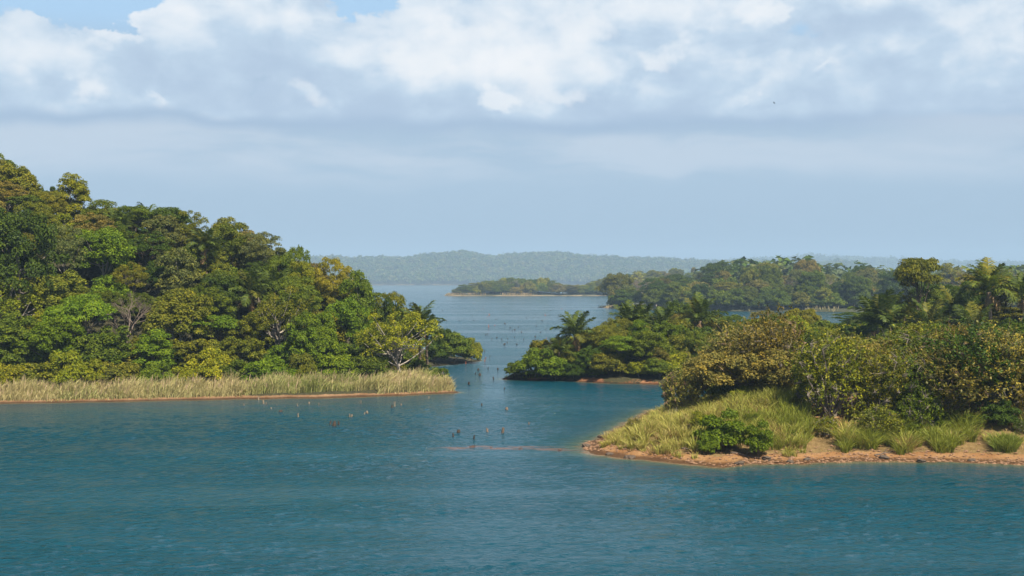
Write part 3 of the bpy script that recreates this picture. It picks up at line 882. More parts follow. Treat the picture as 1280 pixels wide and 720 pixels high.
def front_pts(xa, xb, step, yfun, t, rng, jx=0.35, jy=1.6):
    out = []
    for x in np.arange(xa, xb, step):
        xx = x + rng.uniform(-jx, jx) * step
        out.append((xx, float(yfun(xx)) + t + rng.uniform(-jy, jy)))
    return out

# ---- the wooded hill
G1 = 'trees on the wooded hill'
y1 = lambda x: np.interp(x, [-190, -77, -40, -9], [178, 187, 196.5, 206])
# landmark trees of the hill, each at its own spot
def hill(pk, pal, px, d, top, s, label, sz=None, bark='grey', name=None, rot=None):
    x, y = at(px, d)
    z = L1.h1(x, y)
    H = PR[pk]['H'] * s
    szz = sz if sz else max(0.6, (zpix(top, d) - z) / H)
    make_tree(pk, pal, x, y, z, s, rot if rot is not None else RNG.uniform(0, 6.28), label, G1, bark=bark, sz=szz, name=name)
    return (x, y, 3.4)
av = []
av.append(hill('fine_b', 'ochre yellow', 421, 239, 322, 0.93, 'ochre yellow flowering dome-shaped tree on the low end of the hill crest'))
av.append(hill('fine_a', 'yellow-green', 378, 240, 328, 0.75, 'yellow-green tree pressed against the ochre yellow flowering dome'))
av.append(hill('drape_a', 'bright green', 464, 232, 332, 0.85, 'tall bright green pointed tree beside the ochre yellow flowering dome'))
av.append(hill('open_a', 'yellow-green', 503, 214, 388, 1.05, 'big yellow-green spreading tree with pale forked branches above the reed point', bark='pale'))
av.append(hill('dense_c', 'deep green', 488, 224, 362, 0.85, 'deep green round tree behind the spreading tree with pale branches'))
av.append(hill('dense_b', 'bright green', 432, 222, 372, 0.95, 'bright green broad tree below the ochre yellow flowering dome'))
av.append(hill('fine_a', 'olive', 508, 226, 366, 0.8, 'small olive tree next to the twin palms at the end of the hill'))
av.append(hill('open_b', 'grey-green', 222, 232, 312, 0.9, 'grey-green thin-leaved tree with pale upright limbs in the middle of the slope', bark='pale'))
av.append(hill('dense_b', 'deep green', 24, 214, 262, 1.25, 'huge deep green dense tree at the frame edge halfway up the hill'))
av.append(hill('dense_a', 'olive', 15, 246, 205, 0.9, 'olive domed tree that stands highest on the hill'))
av.append(hill('layer_a', 'deep green', 214, 243, 258, 0.9, 'deep green flat-topped umbrella tree on the hill crest'))
av.append(hill('layer_b', 'mid green', 165, 241, 250, 0.8, 'mid green layered tree on the crest uphill of the umbrella tree'))
av.append(hill('bare_a', 'pinkish grey', 82, 256, 226, 1.0, 'leafless grey tree showing its twigs above the hill crest'))
av.append(hill('fine_b', 'khaki', 120, 232, 268, 1.0, 'khaki soft-crowned tree below the leafless tree on the crest'))
av.append(hill('dense_c', 'deep green', 60, 252, 229, 0.6, 'small deep green tree beside the leafless tree on the crest'))
av.append(hill('fine_a', 'olive', 236, 244, 265, 0.85, 'olive soft-crowned tree on the crest downhill of the umbrella tree'))
av.append(hill('dense_b', 'mid green', 290, 245, 280, 0.95, 'mid green rounded tree on the middle of the hill crest'))
av.append(hill('fine_b', 'grey-green', 328, 244, 291, 0.85, 'grey-green soft-crowned tree where the hill crest begins to drop'))
av.append(hill('dense_e', 'mid green', 355, 243, 303, 0.72, 'mid green spreading tree last on the high crest before the ochre dome'))
PALMS1 = [(258, 236, 288, 8, 'tall palm with a reddish trunk standing in a dark gap high on the hill', 1.0, 20.0), (375, 221, 372, 5, 'pale palm with drooping brown fronds in the middle of the low slope', 0.9, 0.0), (316, 229, 340, 5, 'palm with hanging dead fronds at the middle of the slope', 0.95, 0.0),
          (340, 233, 338, 5, 'upright green palm uphill of the palm with hanging dead fronds', 0.85, 20.0), (526, 222, 364, 8, 'taller of the twin palms at the low end of the hill', 0.85, 10.0), (535, 223, 371, 8, 'shorter of the twin palms at the low end of the hill', 0.75, 0.0),
          (463, 213, 405, 5, 'small palm with pale trunk beside the big spreading tree', 0.62, 0.0), (146, 236, 262, 5, 'dark feathery palm just under the hill crest', 0.9, 25.0), (184, 246, 250, 5, 'palm with wind-bent fronds poking above the hill crest', 0.8, 10.0),
          (88, 214, 385, 5, 'half-hidden palm low behind the reed bank', 0.75, 20.0)]
for i, (px, d, top, hk, lab, s, stp) in enumerate(PALMS1):
    x, y = at(px, d); zt = zpix(top, d)
    crown_top = (hk + 3.3) * s
    make_palm(x, y, min(L1.h1(x, y), zt - crown_top) if zt - crown_top < L1.h1(x, y) else L1.h1(x, y), hk, (s if zt - crown_top < L1.h1(x, y) else max(s, min(s * 1.5, (zt - L1.h1(x, y)) / (hk + 3.3)))), RNG.uniform(0, 6.28), lab, 'palms on the wooded hill', seed=i, steep=stp, dead=5 if 'dead' in lab or 'brown' in lab else 2)
    av.append((x, y, 1.8))
rng1 = np.random.default_rng(41)
KH = {'dense_a': 2.4, 'dense_b': 2.4, 'dense_c': 2, 'dense_d': 2.6, 'dense_e': 2.4, 'fine_a': 3, 'fine_b': 3, 'layer_a': 1.2, 'layer_b': 1.2, 'open_a': 2.2, 'open_b': 2.2, 'drape_a': 1.5, 'bare_a': 0.5}
PH = {'mid green': 4, 'olive': 4, 'yellow-green': 2.0, 'bright green': 2.6, 'deep green': 2.2, 'khaki': 0.5, 'brown-green': 0.5, 'grey-green': 0.8}
PHc = {'mid green': 3, 'olive': 4, 'yellow-green': 1.5, 'khaki': 1.0, 'deep green': 2, 'brown-green': 0.8}
row(L1, front_pts(-105, -17, 4.2, y1, 8.6, rng1, 0.3, 0.6), {'bush_a': 3, 'bush_b': 3, 'bush_c': 1}, {'bright green': 4, 'yellow-green': 3, 'mid green': 3, 'olive': 1}, (0.8, 1.25),
    'behind the reed bank, {} from its point', 'shrubs behind the reed bank', 51, True, [a for a in av[:1]])
row(L1, front_pts(-106, -20, 4.6, y1, 16.5, rng1, 0.3, 0.9), {'bush_a': 3, 'bush_b': 3}, {'bright green': 3, 'yellow-green': 3, 'mid green': 3, 'olive': 2}, (0.9, 1.3),
    'in the second rank behind the reeds, {} from the point', 'shrubs behind the reed bank', 58, True)
row(L1, front_pts(-108, -17, 7.0, y1, 13, rng1), {'dense_a': 2, 'dense_b': 2, 'dense_c': 2, 'drape_a': 3, 'fine_a': 1}, {'bright green': 4, 'mid green': 3, 'yellow-green': 2, 'olive': 2, 'deep green': 2}, (0.8, 1.05),
    'at the foot of the hill, {} from the point', G1, 52, True, av)
row(L1, front_pts(-112, -20, 6.6, y1, 21, rng1), KH, {'bright green': 3, 'mid green': 3, 'yellow-green': 2, 'olive': 3, 'deep green': 2.5}, (0.65, 1.15), "in the hill's lower tier, {} from the point", G1, 53, True, av)
row(L1, front_pts(-118, -24, 6.6, y1, 29, rng1), KH, PH, (0.62, 1.12), "in the hill's middle tier, {} from the low end", G1, 54, True, av)
row(L1, front_pts(-122, -26, 6.6, y1, 37, rng1), KH, PH, (0.6, 1.08), "in the hill's upper tier, {} from the low end", G1, 55, True, av)
row(L1, front_pts(-126, -28, 6.4, y1, 45, rng1), KH, PHc, (0.6, 1.0), 'just below the hill crest, {} from its low end', G1, 56, True, av)
row(L1, front_pts(-130, -24, 6.0, y1, 54, rng1), KH, PHc, (0.66, 0.92), 'along the hill crest, {} from its low end', G1, 57, True, av)

row(L1, front_pts(-118, -26, 5.0, y1, 33, rng1, 0.3, 1.5), {'bush_a': 3, 'bush_b': 3, 'drape_a': 1}, PH, (0.9, 1.2), "in the hill's middle understorey, {} from the low end", 'undergrowth of the hill', 59, True, [a for a in av if a[2] < 2])
row(L1, front_pts(-122, -26, 5.0, y1, 49, rng1, 0.3, 1.5), {'bush_a': 3, 'bush_b': 3, 'drape_a': 1}, PH, (0.9, 1.25), "in the understorey below the crest, {} from the low end", 'undergrowth of the hill', 60, True, [a for a in av if a[2] < 2])
row(L1, front_pts(-130, -24, 5.0, y1, 61, rng1, 0.3, 1.5), {'bush_a': 3, 'bush_b': 3, 'drape_a': 2}, PHc, (1.0, 1.4), "in the crest understorey, {} from the low end", 'undergrowth of the hill', 68, True)
for j, (x, y, s) in enumerate([(-13.5, 217, .7), (-18, 223, .9), (-21, 231, 1.0), (-23, 240, 1.0), (-22.5, 249, 1.0), (-21, 258, .9)]):
    make_tree('bush_b' if j % 2 else 'bush_a', ['mid green', 'deep green', 'olive'][j % 3], x, y, max(0.3, L1.h1(x, y)), s, j * 1.3, f"{['mid green', 'deep green', 'olive'][j % 3]} leafy shrub overhanging the shaded inlet, {ORD[j]} from the reed point", 'shrubs over the inlet')

# the wooded spur behind the reed point
for (pk, pal, px, d, top, s, lab) in [('dense_a', 'deep green', 556, 279, 410, 0.62, 'deep green round tree on the little spur behind the reed point'), ('bush_b', 'mid green', 568, 277, 413, 1.05, 'mid green bushy tree in the middle of the little spur'),
                                      ('bush_a', 'yellow-green', 589, 279, 423, 0.72, 'yellow-green thin tree at the water end of the little spur'), ('bush_c', 'deep green', 545, 274, 425, 1.2, 'dark bush where the little spur meets the hill')]:
    x, y = at(px, d); z = max(L1.h1(x, y), 0.2)
    make_tree(pk, pal, x, y, z, s, RNG.uniform(0, 6.28), lab, 'trees on the little spur', name='broadleaf_tree', cat='tree', sz=(zpix(top, d) - z) / (PR[pk]['H'] * s))

# ---- the palm island across the channel
G3 = 'trees on the palm island'
av3 = []
def isl(pk, pal, px, d, top, s, label, bark='grey', name=None):
    x, y = at(px, d); z = L3.h1(x, y)
    make_tree(pk, pal, x, y, z, s, RNG.uniform(0, 6.28), label, G3, bark=bark, sz=max(0.5, (zpix(top, d) - z) / (PR[pk]['H'] * s)), name=name)
    av3.append((x, y, 2.8))
isl('bush_a', 'bright green', 668, 233, 436, 1.15, 'wide bright green mangrove-like bush at the tip of the palm island')
isl('bush_b', 'bright green', 694, 232, 444, 0.95, 'second bright green bush from the tip of the palm island')
isl('bush_c', 'mid green', 643, 234, 452, 0.95, 'low bush overhanging the water at the very tip of the palm island')
isl('bush_b', 'olive', 686, 243, 421, 1.1, 'olive bush rising behind the bright green bush at the island tip')
isl('bush_a', 'mid green', 712, 240, 430, 1.0, 'mid green bush under the single tall palm of the island tip')
isl('layer_b', 'bright green', 778, 231, 415, 0.72, 'bright green layered tree over dark gaps at the island shore')
isl('dense_c', 'deep green', 742, 231, 428, 0.62, 'deep green tree with pale bare branch low at the island shore', 'pale')
isl('dense_a', 'mid green', 812, 229, 412, 0.75, 'mid green broad tree above the red bank of the palm island')
isl('fine_a', 'olive', 770, 245, 398, 0.85, 'olive soft-crowned tree behind the layered tree of the palm island')
isl('fine_b', 'olive', 752, 240, 404, 0.7, 'olive fine-leaved tree right of the single tall palm')
isl('drape_a', 'brown-green', 826, 226, 432, 0.6, 'brown-green creeper-hung tree at the end of the red bank')
isl('bush_b', 'yellow-green', 846, 228, 440, 0.9, 'yellow-green bush behind the grassy mound across the inlet')
isl('dense_b', 'deep green', 850, 262, 376, 0.85, 'deep green dense tree standing tallest at the middle of the palm island')
isl('layer_a', 'olive', 1150, 246, 319, 1.05, 'tall flat-topped olive tree rising above all others over the shrubs', 'dark')
isl('layer_b', 'brown-green', 1232, 250, 333, 0.9, 'brown-green layered tree beside the large palm near the frame edge')
isl('bare_b', 'pale grey', 1272, 285, 318, 1.2, 'pale leafless tree showing above the skyline near the frame edge')
isl('bare_a', 'pinkish grey', 1222, 290, 334, 0.9, 'pinkish leafless tree behind the large palm near the frame edge')
PALMS3 = [(722, 240, 391, 5, 'single tall palm near the tip of the palm island, in front of open water', 0.75, 8.0, 5), (790, 250, 388, 5, 'palm with upright fronds left of the tallest deep green island tree', 0.8, 25.0, 2), (806, 254, 392, 5, 'palm with a dead brown frond in the island palm cluster', 0.8, 0.0, 5),
          (827, 250, 398, 5, 'wide arching palm in the middle of the island palm cluster', 0.9, 0.0, 4), (876, 252, 384, 5, 'palm with a pale trunk at the end of the island palm cluster', 0.82, 5.0, 5), (700, 236, 432, 5, 'short stemless-looking palm among the bushes of the island tip', 0.5, 20.0, 1),
          (1098, 232, 358, 5, 'tall palm with upright fronds and a brown skirt at the gap with the far water', 1.0, 30.0, 5), (1125, 230, 368, 5, 'dark glossy palm with arching fronds below the tall flat-topped tree', 0.9, 0.0, 1), (1160, 228, 371, 5, 'palm with drooping shiny fronds under the tall flat-topped tree', 0.9, 0.0, 2),
          (1240, 232, 340, 8, 'large palm with long yellow-green fronds near the frame edge', 1.05, 10.0, 3), (1216, 226, 372, 5, 'low green palm in front of the large palm near the frame edge', 0.85, 12.0, 1), (1276, 238, 352, 5, 'palm cut by the frame edge behind the shrubs', 0.95, 15.0, 3),
          (1190, 240, 362, 5, 'palm between the tall flat-topped tree and the large palm', 0.8, 20.0, 2)]
for i, (px, d, top, hk, lab, s, stp, dd) in enumerate(PALMS3):
    x, y = at(px, d); zt = zpix(top - 7, d); z = L3.h1(x, y)
    s2 = float(np.clip((zt - z) / (hk + 2.9), s * 0.7, s * 1.7))
    make_palm(x, y, z, hk, s2, RNG.uniform(0, 6.28), lab, 'palms on the palm island', seed=50 + i, steep=stp, dead=dd, green=(0.09, 0.115, 0.016) if 'yellow' in lab else (0.06, 0.085, 0.014))
    av3.append((x, y, 2.0))
ENV3 = lambda px: float(np.interp(px, [620, 700, 760, 800, 850, 885, 930, 1000, 1045, 1092, 1112, 1150, 1200, 1240, 1290], [466, 424, 398, 386, 374, 376, 380, 385, 402, 402, 372, 350, 350, 338, 342]))
y3 = lambda x: np.interp(x, [-2, 27, 50, 70, 95, 125, 190], [234, 223, 224, 226, 214, 204, 200])
rng3 = np.random.default_rng(43)
K3 = {'dense_a': 2, 'dense_c': 2, 'fine_a': 2, 'fine_b': 2, 'layer_a': 1, 'drape_a': 1, 'open_b': 1}
P3 = {'mid green': 3, 'olive': 3, 'deep green': 3, 'bright green': 2, 'khaki': 1, 'yellow-green': 1}
row(L3, front_pts(24, 110, 5.5, y3, 8, rng3), {'bush_a': 1, 'bush_b': 2, 'dense_c': 1, 'drape_a': 1}, P3, (0.6, 0.85), 'along the island shore, {} from the red bank', G3, 61, False, av3, env=ENV3)
row(L3, front_pts(14, 118, 6.0, y3, 20, rng3), K3, P3, (0.68, 0.9), "in the palm island's second row, {} from the tip", G3, 62, False, av3, env=ENV3)
row(L3, front_pts(14, 125, 6.4, y3, 33, rng3), K3, P3, (0.78, 1.02), "in the palm island's third row, {} from the tip", G3, 63, False, av3, env=ENV3)
row(L3, front_pts(20, 132, 7.0, y3, 48, rng3), K3, P3, (0.85, 1.15), "in the palm island's back row, {} from the tip", G3, 64, False, av3, env=ENV3)

row(L3, front_pts(9, 70, 3.3, y3, 2.2, rng3, 0.4, 0.9), {'bush_a': 3, 'bush_b': 3, 'bush_c': 1}, P3, (0.6, 0.9), 'along the island waterline, {} from the tip', 'shrubs on the palm island', 65, False, env=ENV3)
row(L3, front_pts(6, 90, 3.8, y3, 9, rng3, 0.3, 1.2), {'bush_a': 3, 'bush_b': 3}, P3, (0.85, 1.2), "in the palm island's low inner rank, {} from the tip", 'shrubs on the palm island', 66, False, env=ENV3)
row(L3, front_pts(10, 120, 4.6, y3, 16, rng3, 0.3, 1.2), {'bush_a': 3, 'bush_b': 3}, P3, (1.0, 1.35), "in the palm island's inner thicket, {} from the tip", 'shrubs on the palm island', 67, False, env=ENV3)
row(L3, front_pts(14, 128, 5.2, y3, 27, rng3, 0.3, 1.2), {'bush_a': 3, 'bush_b': 3}, P3, (1.1, 1.5), "in the palm island's rear thicket, {} from the tip", 'shrubs on the palm island', 69, False, env=ENV3)

# ---- the sandy near shore: open brownish shrubs in ranks
G2 = 'shrubby trees on the sandy shore'
av2 = []
def shore(pk, pal, px, d, top, s, label, bark='tan', name=None, group=G2, cat=None):
    x, y = at(px, d); z = L2.h1(x, y)
    make_tree(pk, pal, x, y, z, s, RNG.uniform(0, 6.28), label, group, bark=bark, sz=min(1.4, max(0.45, (zpix(top, d) - z) / (PR[pk]['H'] * s))), name=name, cat=cat)
    av2.append((x, y, 2.2))
shore('bush_c', 'bright green', 903, 130.5, 514, 0.85, 'bright green bush low on the grassy mound, the bigger of two by the beach', group='bright bushes by the beach')
shore('bush_c', 'bright green', 948, 128.6, 521, 0.72, 'bright green bush low on the beach, the one nearer the bare path', group='bright bushes by the beach')
shore('bush_c', 'bright green', 884, 128.8, 545, 0.38, 'knee-high bright green sprig beside the bigger of the two beach bushes', group='bright bushes by the beach')
shore('bush_a', 'mid green', 1008, 147, 490, 0.55, 'rounded mid green bush on the edge of the bare path')
shore('sprig_b', 'gold-olive', 894, 160, 436, 0.8, 'gold-olive shrub leaning out over the grassy mound toward the inlet')
shore('sprig_b', 'gold-olive', 852, 158, 462, 0.62, 'lowest gold-olive shrub at the water end of the shrub thicket')
shore('sprig_a', 'gold-olive', 928, 161, 404, 1.05, 'tall gold-olive shrub tree over the grassy mound with lake glinting through')
shore('sprig_b', 'brown-green', 966, 164, 394, 1.1, 'brown-green airy shrub tree beside the tall gold-olive one over the mound')
shore('dense_c', 'deep green', 1012, 176, 380, 0.72, 'deep green leafy tree whose top stands above the brown shrubs')
shore('dense_c', 'deep green', 1050, 160, 452, 0.5, 'deep green tree filling the dark hollow above the bare path')
shore('bush_b', 'mid green', 905, 156, 475, 0.7, 'dark green bush tucked under the gold-olive shrub trees')
shore('dense_a', 'bright green', 1112, 178, 420, 0.6, 'bright green tree showing between the brown shrubs and the tall skirted palm')
shore('bush_c', 'olive', 975, 145, 497, 0.7, 'olive bush on the mound between the rounded bush and the gold-olive shrubs')
shore('bush_c', 'yellow-green', 930, 148, 484, 0.6, 'yellow-green low bush at the top of the grassy mound')
shore('sprig_c', 'olive', 892, 150, 492, 0.5, 'small olive shrub half sunk in the mound grass')
shore('bush_c', 'mid green', 818, 150, 503, 0.28, 'small green sprig at the water side of the mound top')
shore('sprig_a', 'brown-green', 1195, 152, 404, 0.95, 'brown-green shrub tree standing behind the lime tussocks, nearest the lone clump')
shore('sprig_c', 'khaki', 985, 152, 446, 0.9, 'khaki shrub with bare lower stems above the rounded green bush')
y2 = lambda x: np.interp(x, [8, 21, 53, 100], [136.7, 124.5, 126, 124.5])
rng2 = np.random.default_rng(44)
ENV2 = lambda px: float(np.interp(px, [820, 850, 880, 905, 960, 1010, 1060, 1100, 1150, 1290], [480, 452, 428, 405, 394, 398, 410, 402, 396, 390]))
KS = {'sprig_a': 3, 'sprig_b': 3, 'sprig_c': 0.8, 'dense_c': 1.2, 'dense_e': 1.0, 'bush_b': 0.8}
PS = {'gold-olive': 2, 'brown-green': 2, 'olive': 3, 'khaki': 0.8, 'deep green': 1.6, 'mid green': 1.4}
row(L2, front_pts(15, 40, 2.2, y2, 14, rng2, 0.4, 4.5), {'bush_c': 3, 'sprig_c': 3, 'bush_b': 1}, {'olive': 3, 'mid green': 2, 'yellow-green': 2, 'khaki': 1}, (0.22, 0.5), 'half sunk in the mound grass, {} from the tip', 'low shrubs on the mound', 76, False, [(at(903, 130.5)[0], 130.5, 3.0), (at(948, 128.6)[0], 128.6, 3.0)])
row(L2, front_pts(56, 80, 2.4, y2, 9.5, rng2, 0.4, 2.0), {'bush_c': 3, 'sprig_c': 3}, {'olive': 3, 'mid green': 2, 'khaki': 1, 'brown-green': 2}, (0.25, 0.5), 'low on the dry slope past the tussocks, {} from them', 'low shrubs on the dry slope', 77)
row(L2, [p for p in front_pts(37, 78, 3.8, y2, 14.5, rng2, 0.3, 1.2)], {'sprig_a': 1, 'sprig_b': 3, 'sprig_c': 2}, PS, (0.9, 1.2), 'in the front rank over the tussocks, {} from the bare path', G2, 71, False, av2, barks=('tan', 'grey'), env=ENV2)
row(L2, [p for p in front_pts(28, 84, 4.4, y2, 28, rng2, 0.3, 1.5)], KS, PS, (1.0, 1.3), 'in the second rank of the thicket, {} from the mound', G2, 72, False, av2, barks=('tan', 'grey'), env=ENV2)
row(L2, [p for p in front_pts(36, 92, 5.0, y2, 42, rng2, 0.3, 1.5)], KS, PS, (1.1, 1.35), 'in the third rank of the thicket, {} from the mound', G2, 73, False, av2, barks=('tan', 'grey'), env=ENV2)
row(L2, [p for p in front_pts(46, 98, 5.6, y2, 54, rng2, 0.3, 1.5)], {'sprig_a': 2, 'dense_a': 2, 'fine_a': 2, 'dense_c': 2}, {'olive': 2, 'mid green': 3, 'deep green': 2, 'brown-green': 2}, (0.7, 0.9), 'in the last rank of the thicket, {} from the mound', G2, 74, False, av2, barks=('tan', 'grey'), env=ENV2)
row(L2, [p for p in front_pts(37, 82, 2.8, y2, 10.5, rng2, 0.3, 1.2) if not 1000 < proj(*p) < 1075], {'sprig_c': 3, 'bush_b': 1, 'bush_c': 2}, {'olive': 3, 'brown-green': 2, 'deep green': 2, 'mid green': 2}, (0.5, 0.85), 'low at the foot of the thicket, {} from the mound', G2, 75, False, barks=('tan', 'grey'), env=ENV2)
xk, yk = W(1036, 561)
make_tree('twiggy', 'pinkish grey', xk, yk + 2, L2.h1(xk, yk + 2), 0.75, 0.4, 'dry leafless twiggy bush on the bare sandy path', G2, name='shrub', cat='shrub')
xk, yk = at(842, 150)
make_tree('twiggy', 'pale grey', xk, yk, L2.h1(xk, yk), 1.3, 1.4, 'pale leafless twiggy bush on the water side of the grassy mound', G2, name='shrub', cat='shrub')

# ---- the middle island
G4 = 'trees on the hazy middle island'
y4 = lambda x: np.interp(x, [50, 66, 85, 130, 260, 330], [700, 655, 632, 618, 606, 600])
rng4 = np.random.default_rng(45)
K4 = {'dense_a': 3, 'dense_b': 3, 'fine_a': 2, 'fine_b': 2, 'open_a': 1.5, 'layer_b': 1, 'bare_a': 0.9}
P4 = {'mid green': 2.2, 'olive': 2.5, 'deep green': 2.6, 'grey-green': 2.2, 'khaki': 2.4, 'brown-green': 1.2}
P4l = {'khaki': 2, 'grey-green': 2, 'mid green': 1.5, 'olive': 1}
def split_row(t, step, names, seed, s, dryend, kinds=K4, pals=P4, xa=58, xb=300):
    pts = front_pts(xa, xb, step, y4, t, rng4, 0.35, 3)
    row(L4, pts, kinds, pals, s, names, G4, seed, False, barks=('pale', 'grey'))
row(L4, front_pts(52, 82, 9, y4, 60, rng4, 0.3, 5), {'bare_a': 3, 'bare_b': 3, 'open_a': 2}, P4l, (1.1, 1.5), "on the middle island's dry end, {} from open water", G4, 84, False, barks=('pale',))
row(L4, front_pts(66, 110, 10, y4, 125, rng4, 0.3, 8), {'bare_a': 3, 'bare_b': 3, 'open_b': 2, 'fine_a': 1}, P4l, (1.2, 1.6), "on the middle island's dry back slope, {} from its end", G4, 85, False, barks=('pale',))
split_row(9, 10, "on the middle island's waterline, {} from its open end", 80, (0.95, 1.3), 0, {'dense_a': 3, 'dense_b': 3, 'dense_c': 3, 'drape_a': 3, 'fine_a': 1}, {'mid green': 3, 'deep green': 3, 'olive': 2})
split_row(28, 11, "in the middle island's second row, {} from its open end", 81, (1.15, 1.6), 0)
split_row(52, 12, "in the middle island's third row, {} from its open end", 82, (1.2, 1.65), 0, xa=72)
split_row(84, 12, "on the middle island's crest, {} from its open end", 83, (1.2, 1.65), 0, xa=84)

KU = {'bush_a': 3, 'bush_b': 3, 'drape_a': 1.5}
split_row(4, 8, "at the middle island's water edge, {} from its open end", 86, (1.3, 2.0), 0, KU, {'mid green': 3, 'deep green': 3, 'olive': 2})
split_row(18, 8, "low in the middle island's front, {} from open water", 87, (1.7, 2.4), 0, KU)
split_row(40, 10, "low inside the middle island, {} from open water", 88, (1.9, 2.5), 0, KU, xa=66)
# ---- the islet
G5 = 'trees on the far islet'
rng5 = np.random.default_rng(46)
ENV5 = lambda px: float(np.interp(px, [555, 580, 600, 640, 680, 705, 716, 740, 800, 860, 900], [364, 357, 352, 345, 348, 356, 357, 350, 338, 332, 330]))
y5 = lambda x: np.interp(x, [-58, -20, 40, 110, 180, 260], [1030, 1026, 1030, 1024, 1010, 1040])
K5 = {'dense_a': 3, 'dense_c': 2, 'fine_a': 2, 'drape_a': 2, 'bare_b': 0.5}
P5 = {'olive': 3, 'mid green': 2.5, 'yellow-green': 2, 'grey-green': 2, 'khaki': 1.5, 'deep green': 0.8}
row(L5, front_pts(-46, 190, 8, y5, 8, rng5, 0.3, 2), {'bush_a': 3, 'bush_b': 3, 'drape_a': 1}, P5, (1.4, 2.2), "at the far islet's water edge, {} from its grassy end", G5, 94, False, env=ENV5)
row(L5, front_pts(-40, 195, 9, y5, 26, rng5, 0.3, 3), {'bush_a': 3, 'bush_b': 3, 'drape_a': 2}, P5, (2.0, 2.8), "low in the far islet's wood, {} from its grassy end", G5, 95, False, env=ENV5)
row(L5, front_pts(-44, 190, 9.5, y5, 15, rng5, 0.3, 4), K5, P5, (1.05, 1.4), 'in front on the far islet, {} from its grassy end', G5, 91, False, env=ENV5)
row(L5, front_pts(-36, 200, 10.5, y5, 34, rng5, 0.3, 4), K5, P5, (0.95, 1.3), "in the far islet's middle row, {} from its grassy end", G5, 92, False, env=ENV5)
row(L5, front_pts(-24, 210, 12, y5, 58, rng5, 0.3, 5), {**K5, 'bare_a': 2, 'bare_b': 2}, P5, (0.9, 1.15), "along the far islet's ridge, {} from its grassy end", G5, 93, False, env=ENV5)

# ------------------------------------------------------------------ far forests (each reads as one mass)
def forest(name, Ld, n, bbox, size, pals, seed, nl=26, tmin=3):
    rng = np.random.default_rng(seed)
    x = rng.uniform(bbox[0], bbox[1], n * 3); y = rng.uniform(bbox[2], bbox[3], n * 3)
    t = Ld.inland(x, y)
    k = np.where(t > tmin)[0][:n]
    x, y = x[k], y[k]
    z = Ld.h(x, y); m = len(x)
    s = size * rng.uniform(0.65, 1.35, m)
    C = np.stack([x, y, z + s * 0.75], 1)
    idx = np.repeat(np.arange(m), nl)
    d = unit(rng.normal(size=(m * nl, 3))); d[:, 2] = np.where(d[:, 2] < -0.2, -d[:, 2], d[:, 2])
    P = C[idx] + d * (s[idx] * rng.uniform(0.55, 1.0, m * nl))[:, None] * np.array([0.62, 0.62, 0.75])
    N = unit(d + np.array([0, 0, 0.4]) + 0.22 * rng.normal(size=d.shape))
    Ls = s[idx] * rng.uniform(0.28, 0.48, len(idx))
    V, Q = leaves(P, N, Ls, Ls * 0.8, rng)
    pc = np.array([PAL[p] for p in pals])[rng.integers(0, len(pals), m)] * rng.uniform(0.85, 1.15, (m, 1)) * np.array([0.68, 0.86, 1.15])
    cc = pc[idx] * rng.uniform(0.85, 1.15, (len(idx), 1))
    me = mesh_np(name, V, Q, M['blade'], {'gcol': ('FLOAT_COLOR', 'FACE', np.concatenate([cc, np.ones((len(cc), 1))], 1))})
    tag(link(name, me), kind='stuff')
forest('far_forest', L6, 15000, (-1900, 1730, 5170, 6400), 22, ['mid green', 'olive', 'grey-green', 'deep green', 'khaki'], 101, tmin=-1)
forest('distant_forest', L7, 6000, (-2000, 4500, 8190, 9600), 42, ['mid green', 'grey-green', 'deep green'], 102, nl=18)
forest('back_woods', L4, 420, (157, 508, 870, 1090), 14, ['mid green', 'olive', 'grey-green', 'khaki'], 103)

# ------------------------------------------------------------------ grasses
def blades(base, h, lean_dir, lean, wd, c0, c1, rng):
    """bent two-segment blades; colour runs from c0 at the foot to c1 at the tip"""
    n = len(base)
    a = rng.uniform(0, np.pi, n); side = np.stack([np.cos(a), np.sin(a), 0 * a], 1)
    up = np.array([0, 0, 1.0])
    ld = np.stack([np.cos(lean_dir), np.sin(lean_dir), 0 * lean_dir], 1)
    def pt(f): return base + up * (h * (f - 0.25 * np.minimum(lean, 1.6) * f ** 2.4))[:, None] + ld * (h * lean * f ** 2)[:, None]
    p0, p1, p2, p3 = base, pt(0.4), pt(0.75), pt(1.0)
    w = np.broadcast_to(wd, (n,))[:, None]
    V = np.stack([p0 - side * w * .4, p0 + side * w * .4, p1 + side * w * .5, p1 - side * w * .5, p2 + side * w * .38, p2 - side * w * .38, p3 + side * w * .06, p3 - side * w * .06], 1).reshape(-1, 3)
    b = np.arange(n)[:, None] * 8
    Q = np.stack([b + np.array([[0, 1, 2, 3]]), b + np.array([[3, 2, 4, 5]]), b + np.array([[5, 4, 6, 7]])], 1).reshape(-1, 4)
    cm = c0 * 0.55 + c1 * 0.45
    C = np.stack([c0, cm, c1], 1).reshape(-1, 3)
    return V, Q, C

class Grass:
    def __init__(s): s.V = []; s.Q = []; s.C = []; s.n = 0
    def add(s, V, Q, C):
        s.V.append(V); s.Q.append(Q + s.n); s.C.append(C); s.n += len(V)
    def build(s, name, label):
        C = np.concatenate(s.C)
        me = mesh_np(name, np.concatenate(s.V), np.concatenate(s.Q), M['blade'], {'gcol': ('FLOAT_COLOR', 'FACE', np.concatenate([C, np.ones((len(C), 1))], 1))})
        return tag(link(name, me), label, kind='stuff')

GREEN = np.array([0.115, 0.175, 0.016]); STRAW = np.array([0.52, 0.39, 0.125]); PALEG = np.array([0.33, 0.34, 0.050]); LIME = np.array([0.195, 0.235, 0.018]); RUST = np.array([0.28, 0.15, 0.06])

